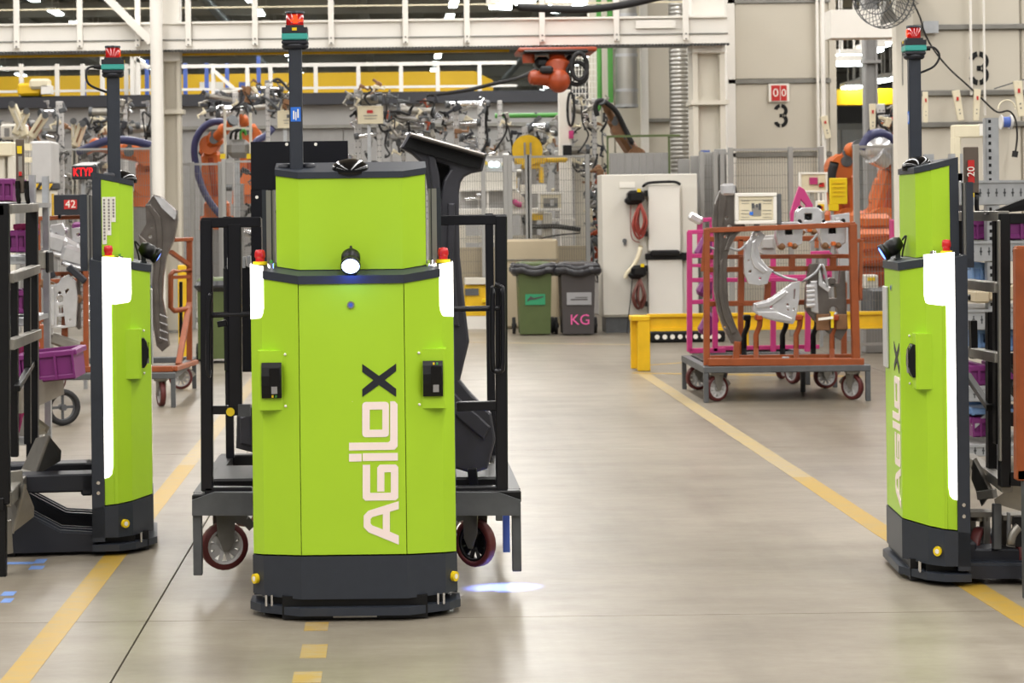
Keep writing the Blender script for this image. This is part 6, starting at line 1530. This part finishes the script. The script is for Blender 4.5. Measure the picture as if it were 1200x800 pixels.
# big named details of those cells
for q, (x0, y0, x1, y1, Y) in enumerate(((113, 112, 60, 200, 29.6),)): pass
for q, (a, b, wd, lb) in enumerate((((14, 122), (30, 160), .12, 'long cream slanting clamp arm at far left'), ((31, 130), (18, 158), .1, 'short cream clamp arm crossing the long one at far left'), ((53, 135), (36, 161), .13, 'cream clamp arm with brown inset leaning right at far left'), ((97, 145), (88, 172), .12, 'cream clamp arm beside the lying orange robot'), ((86, 142), (86, 166), .05, 'slim cream upright beside the lying orange robot'))):
    t = thing('toggle_clamp', lb, 'clamp arm', P((a[0] + b[0]) / 2, (a[1] + b[1]) / 2, 29.8))
    MB().bar(P(*a, 29.8), P(*b, 29.8), wd, .12, .02).build('arm', 'cream', t); MB().bar(P(*a, 29.73).lerp(P(*b, 29.73), .2), P(*a, 29.73).lerp(P(*b, 29.73), .8), wd * .5, .02).build('inset', 'brown_robot' if q in (2, 3) else 'offwhite', t)
    MB().cyl(P(*a, 29.68), P(*a, 29.9), .05, n=10).build('pivot', 'steel_dark', t)
    q_ = P(*b, 29.86); MB().bx(q_.x - .03, q_.x + .03, 29.86, 29.92, 0, q_.z).build('stand', 'offwhite', t)
o = MB().pbox(0, 145, 30, 163, 30, .3, .03).build('white_housing', 'white_paint'); tag(o, 'bulky white housing behind the clamp arms at far left', 'housing'); MB().pbox(5, 150, 11, 160, 29.99, .02).pbox(14, 148, 18, 158, 29.99, .02).build('opening', 'grey_paint', o)
# grey cabinets at left
c1 = thing('hazard_cabinet', 'grey cabinet with yellow and black hazard stripes along its lower edge', 'cabinet', (P(48, 300, 20).x, 20, 0))
MB().pbox(35.5, 165, 60, 216, 20, .5, .02).build('upper_case', 'grey_light', c1); MB().pbox(36, 214, 61, 222, 19.97, .5, .01).build('hazard_strip', 'band_dark', c1)
for k in range(3): 
    mb = MB(); x = 38 + k * 8; q = [P(x, 221.5, 19.96), P(x + 4, 221.5, 19.96), P(x + 8, 215, 19.96), P(x + 4, 215, 19.96)]; mb.add(q + [v + Vector((0, .01, 0)) for v in q], [(0, 1, 2, 3), (7, 6, 5, 4)]); mb.build('yellow_stripe', 'yellow_paint', c1)
MB().pbox(38.5, 222, 59, 254, 20.02, .45, .006).build('lower_case', 'offwhite', c1); MB().pbox(59.5, 227, 62, 254, 20.1, .1).build('edge_strip', 'yellow_paint', c1); MB().pbox(44, 254, 56, 470, 20.1, .3).build('pedestal', 'grey_paint', c1)
c2 = thing('cream_cabinet', 'cream machine arm box at the far left behind the tag holder', 'cabinet', (P(8, 300, 16).x, 16, 0))
MB().pbox(-10, 166, 14, 183, 16, .2, .01).build('arm', 'cream', c2); MB().pbox(9, 182, 17, 236, 16.02, .15, .01).pbox(-2, 182, 6, 215, 16.05, .15, .01).build('post', 'offwhite', c2); MB().pbox(12, 236, 16, 520, 16.06, .1).build('leg', 'offwhite', c2); MB().pbox(28, 168, 35, 176, 16.4, .1).pbox(28, 184, 35, 190, 16.4, .1).build('bracket', 'cream', c2)
led = thing('led_display', 'black LED display with red glowing letters at left', 'display', P(98, 210, 19.4))
MB().pbox(84, 194, 113, 210, 19.4, .18, .008).build('case', 'charcoal_dark', led); mb = MB()
mb.add([P(84, 194, 19.4), P(108, 193.6, 19.4), P(118, 190, 19.7), P(96, 190, 19.7)], [(0, 1, 2, 3)]); mb.build('top', 'grey_paint', led)
mb = MB(); me = text2d('KTYP', .115, .004); mb.mesh(me, plane_mat(P(97, 202, 19.39), *FRONT) @ Matrix.Diagonal((.68, 1, 1, 1))); mb.build('glowing_letters', 'red_led', led)
MB().pbox(97, 210, 101, 520, 19.5, .06).build('stand', 'galv', led)
# fabric bag hanging under the gripper
bg = thing('grey_bag', 'grey fabric cable bag hanging between yellow tags above the fence', 'bag', P(278, 186, 29.6))
MB().pbox(265, 163, 293, 185, 29.6, .3, .08).build('bag', 'grey_paint', bg); MB().pbox(264, 149, 293, 152, 29.6, .25).pbox(262, 128, 265, 186, 29.6, .06).pbox(292, 132, 295, 186, 29.6, .06).build('frame', 'offwhite', bg)
for x in (258, 289): MB().pbox(x, 180, x + 6, 186, 29.5, .04).build('yellow_tag', 'yellow_plastic', bg)
for q in range(3): MB().tube(smooth_path([P(270 + q * 6, 163, 29.5), P(272 + q * 5, 155, 29.45), P(280 + q * 3, 152, 29.45), P(288, 156 + q, 29.5)], 4), .02, 6).build('lead', ('rubber', 'black', 'green_pipe')[q], bg)
MB().pbox(276, 186, 282, 420, 29.8, .08).build('stand', 'galv', bg)
# cream notice boards
for x0, y0, x1, y1, Y, lb, red in ((419, 124, 449, 145, 28.9, 'cream notice board with a small red mark left of the dark body panel', True), (325, 129.5, 346, 150, 28.9, 'cream notice board half hidden behind the mast of the middle forklift', False)):
    t, sh = framed_sign(x0, y0, x1, y1, Y, lb, 1.2, 'notice_board', 'cream', rim_m='cream')
    if red: MB().pbox(430, 129, 437, 132.5, Y, .02).build('red_mark', 'sign_red', sh)
    else: MB().pbox(336, 134, 344, 138, Y, .02).build('dark_mark', 'steel_dark', sh)
    mb = MB(); yy = y0 + 11; mb.pbox(x0 + 7, yy, x1 - 7, yy + .9, Y, .01).pbox(x0 + 8, yy + 3.5, x1 - 8, yy + 4.2, Y, .01).build('notice_line', 'print_grey', sh)
    MB().pbox((x0 + x1) / 2 - 2, y1, (x0 + x1) / 2 + 2, 420, Y + .07, .06).build('stand', 'galv', t)
t, sh = framed_sign(630.5, 225, 660.5, 247, 29.38, 'cream framed picture board on the bench above the bins', 3, 'picture_board')
MB().pbox(637, 232, 654, 244, 29.39, .02).build('picture', 'print_grey', sh); MB().pbox(645, 234, 649, 241, 29.38, .02).build('picture_detail', 'grey_light', sh); MB().pbox(637, 238, 654, 242, 29.385, .02).build('picture_detail', 'steel_dark', sh)
# yellow disc and arm
yd = thing('turntable', 'round yellow turntable disc with a yellow arm above the mesh fence', 'turntable', (P(618, 200, 30).x, 30, 0))
MB().cyl(P(618, 176, 30.1), P(618, 176, 30.0), 18 / F * 30, n=32).build('disc', 'yellow_paint', yd)
for px in (615, 622): MB().pbox(px - 1, 167, px + 1, 182, 29.96, .05).build('slot_bar', 'grey_paint', yd)
MB().pbox(604, 182, 640, 192, 30.02, .3, .02).pbox(640, 184, 665, 190, 30.05, .2, .02).build('arm', 'yellow_paint', yd); MB().pbox(612, 192, 634, 198, 30.05, .3, .02).build('hub', 'yellow_paint', yd); MB().pbox(632, 196, 637, 214, 30.05, .1).build('leg', 'yellow_paint', yd); MB().pbox(614, 198, 630, 420, 30.1, .25).build('column', 'grey_paint', yd)
# white machine bench
bn = thing('machine_bench', 'white conveyor machine with bench top behind the mesh fence', 'machine', (P(600, 380, 29.6).x, 29.6, 0))
me_pts = [(536, 222), (536, 209), (542, 203), (550, 201.5), (605, 201.5), (605, 222)]
mb = MB(); q = [P(x, y, 29.6) for x, y in me_pts]; mb.add(q + [v + Vector((0, .5, 0)) for v in q], [(5, 4, 3, 2, 1, 0), (6, 7, 8, 9, 10, 11)] + [(i, (i + 1) % 6, (i + 1) % 6 + 6, i + 6) for i in range(6)]); mb.build('hood', 'cabinet', bn)
MB().pbox(536, 221, 607, 223.5, 29.5, .6).build('top_edge', 'white_paint', bn)
MB().pbox(540, 224, 601, 244, 29.75, .3).build('back_panel', 'grey_light', bn); MB().pbox(570, 223, 573, 245, 29.55, .05).build('divider', 'white_paint', bn)
mb = MB(); q = [P(604, 222, 29.5), P(615, 232, 29.5), P(615, 244, 29.5), P(600, 244, 29.5), P(600, 222, 29.5)]; mb.add(q + [v + Vector((0, .1, 0)) for v in q], [(4, 3, 2, 1, 0), (5, 6, 7, 8, 9), (0, 1, 6, 5), (1, 2, 7, 6), (2, 3, 8, 7), (3, 4, 9, 8), (4, 0, 5, 9)]); mb.build('side_cheek', 'offwhite', bn)
MB().pbox(536, 244, 640, 251.5, 29.5, .6, .01).build('bench_top', 'white_paint', bn); MB().pbox(640, 256, 674, 259, 29.5, .4).build('shelf', 'white_paint', bn)
MB().pbox(637, 249, 647.5, 378, 29.45, .25, .01).build('leg', 'offwhite', bn); MB().pbox(538, 251, 546, 378, 29.6, .2).build('leg', 'offwhite', bn); MB().pbox(545, 276, 640, 284, 29.65, .3).build('lower_rail', 'offwhite', bn)
MB().pbox(621, 251, 637, 258, 29.48, .2).build('yellow_bin', 'yellow_paint', bn); MB().pbox(610, 216, 640, 227, 29.8, .2).build('white_case', 'paper', bn); MB().pbox(618, 228, 642, 246, 29.75, .1).build('grey_panel', 'grey_paint', bn); MB().pbox(603, 207, 606, 221, 29.7, .05).build('yellow_rod', 'yellow_paint', bn)
mb = MB(); mb.tube(smooth_path([P(601, 234, 29.45), P(606, 239, 29.45), P(611, 240, 29.45)], 3), .04, 8).build('pink_hose', 'magenta', bn)
MB().tube(smooth_path([P(612, 255, 29.4), P(622, 265, 29.4), P(650, 265, 29.4), P(680, 269, 29.4)], 5), .035, 8).tube(smooth_path([P(612, 290, 29.4), P(625, 282, 29.4), P(650, 276, 29.4), P(680, 273, 29.4)], 5), .012, 6).build('corrugated_hose', 'rubber', bn)
t = thing('chrome_gripper', 'chrome swivel gripper standing on the bench right of the dark body panel', 'gripper', P(563, 250, 29.6)); MB().cyl(P(564, 249, 29.6), P(561, 231, 29.6), .04, n=12).build('stem', 'chrome', t); MB().ball(P(562, 229, 29.6), .08, 12, 8).cyl(P(545, 233, 29.6), P(560, 232, 29.6), .03, n=10).build('head', 'chrome', t); MB().cyl(P(567, 226, 29.6), P(560, 228, 29.6), .05, n=12).build('knob', 'chrome', t)
t = thing('control_console', 'grey control console with white lit buttons above the bench', 'console', P(577, 202, 29.8)); mb = MB(); q = [P(566, 184, 29.8), P(600, 184, 29.8), P(605, 201, 29.6), P(563, 201, 29.6)]; mb.add(q + [v + Vector((0, .3, 0)) for v in q], [(3, 2, 1, 0), (4, 5, 6, 7), (0, 1, 5, 4), (1, 2, 6, 5), (2, 3, 7, 6), (3, 0, 4, 7)]); mb.build('case', 'grey_paint', t)
for x in (576, 582): MB().cyl(P(x, 192.5, 29.62), P(x, 192.5, 29.7), .045, n=12).build('lit_button', 'button_light', t)
MB().cyl(P(569, 191, 29.64), P(569, 191, 29.7), .03, n=10).build('amber_button', 'yellow_plastic', t); MB().cyl(P(590, 192, 29.64), P(590, 192, 29.7), .03, n=10).build('cream_button', 'cream', t)
ym = thing('yellow_machine', 'yellow machine base with dark grille seen through the black rack at right', 'machine', (P(560, 385, 28.2).x, 28.2, 0)); MB().pbox(545, 333, 576, 372, 28.2, .3, .02).build('housing', 'yellow_paint', ym); MB().pbox(545, 338, 561, 346, 28.18, .03).build('grille', 'steel_dark', ym); MB().pbox(545, 370, 580, 415, 28.2, .3).build('plinth', 'white_paint', ym); MB().pbox(565, 350, 576, 354, 28.15, .06).build('ledge', 'yellow_plastic', ym); MB().pbox(545, 326, 576, 333, 28.15, .35).build('top', 'offwhite', ym)
o = MB().pbox(536, 290, 582, 400, 29.2, .15).build('kick_board', 'beige'); tag(o, 'beige low panel behind the fence right of the middle forklift', 'panel')
o = MB().pbox(648, 288, 690, 400, 28.9, .15).build('kick_board', 'beige'); tag(o, 'beige low panel behind the two wheeled bins', 'panel')
wp = thing('white_post', 'thick white machine post left of the green pipes', 'post', (P(663, 250, 30.9).x, 30.9, 0)); MB().pbox(657, 105, 671, 420, 30.9, .25, .01).build('shaft', 'white_paint', wp); MB().pbox(667, 153, 672, 162, 30.8, .1).build('magenta_box', 'magenta', wp); MB().pbox(660, 170, 670, 182, 30.8, .1).build('black_box', 'black', wp); MB().tube([P(669 + 4 * math.cos(k / 8 * PI), 128 - 22 * math.sin(k / 8 * PI) * .9, 30.8) for k in range(-8, 9)], .02, 6).build('cable_loop', 'rubber', wp)
lt = thing('lattice_guard', 'white lattice guard left of the green pipes', 'guard', (P(684, 250, 32).x, 32, 0))
for k in range(8): MB().pbox(670.5 + k * 3.8, 58, 671.3 + k * 3.8, 128, 32, .03).build('upright', 'white_paint', lt)
for k in range(10): MB().pbox(670, 60 + k * 7, 699, 61 + k * 7, 32.02, .03).build('crossbar', 'white_paint', lt)
MB().pbox(670, 128, 700, 420, 32.1, .1).build('lower_panel', 'offwhite', lt)
# green bins behind the left rack
t = thing('wheeled_bin', 'green wheeled bin with bagged rim partly hidden behind the black rack at left', 'bin', (P(252, 420, 22.5).x, 22.5, 0))
MB().prism([(P(232, 400, 22.5).x, 22.5), (P(274, 400, 22.5).x, 22.5), (P(274, 400, 22.5).x, 23), (P(232, 400, 22.5).x, 23)], .05, P(252, 340, 22.5).z).build('body', 'bin_green', t); MB().pbox(227, 329, 279, 342, 22.45, .6, .05).build('bag_rim', 'bag', t); MB().pbox(230, 326, 276, 332, 22.5, .5, .04).build('lid', 'bin_green', t)
for x in (234, 271): 
    p = P(x, 425, 22.9); MB().cyl((p.x - .03, 22.9, .1), (p.x + .03, 22.9, .1), .1, n=14).build('wheel', 'rubber', t)
o = MB().box((P(216, 380, 22).x, 22, .55), (.12, .12, 1.1), None, .01).build('yellow_bollard', 'yellow_paint'); tag(o, 'yellow bollard glimpsed behind the left orange cart', 'bollard')
# yellow and white clutter at the upper left walkway
t = thing('hoist', 'yellow hoist carriage on the rear walkway at the upper left', 'hoist', P(42, 112, 43)); MB().pbox(20, 97, 48, 112, 43, .4, .05).build('body', 'crane_yellow', t); MB().pbox(34, 92, 58, 104, 42.9, .3, .05).build('cover', 'cream', t); MB().pbox(48, 100, 60, 110, 42.9, .3).build('end', 'white_paint', t)
t = thing('white_gate', 'white framed gate on the rear walkway above the side-on forklift', 'gate', P(160, 112, 43.5)); 
for a, b in (((120, 112), (120, 62)), ((155, 112), (155, 62)), ((162, 112), (162, 62)), ((120, 64), (178, 63)), ((155, 66), (175, 80))): pbar(t, a, b, 43.5, 5, 'white_paint', 'frame_tube')
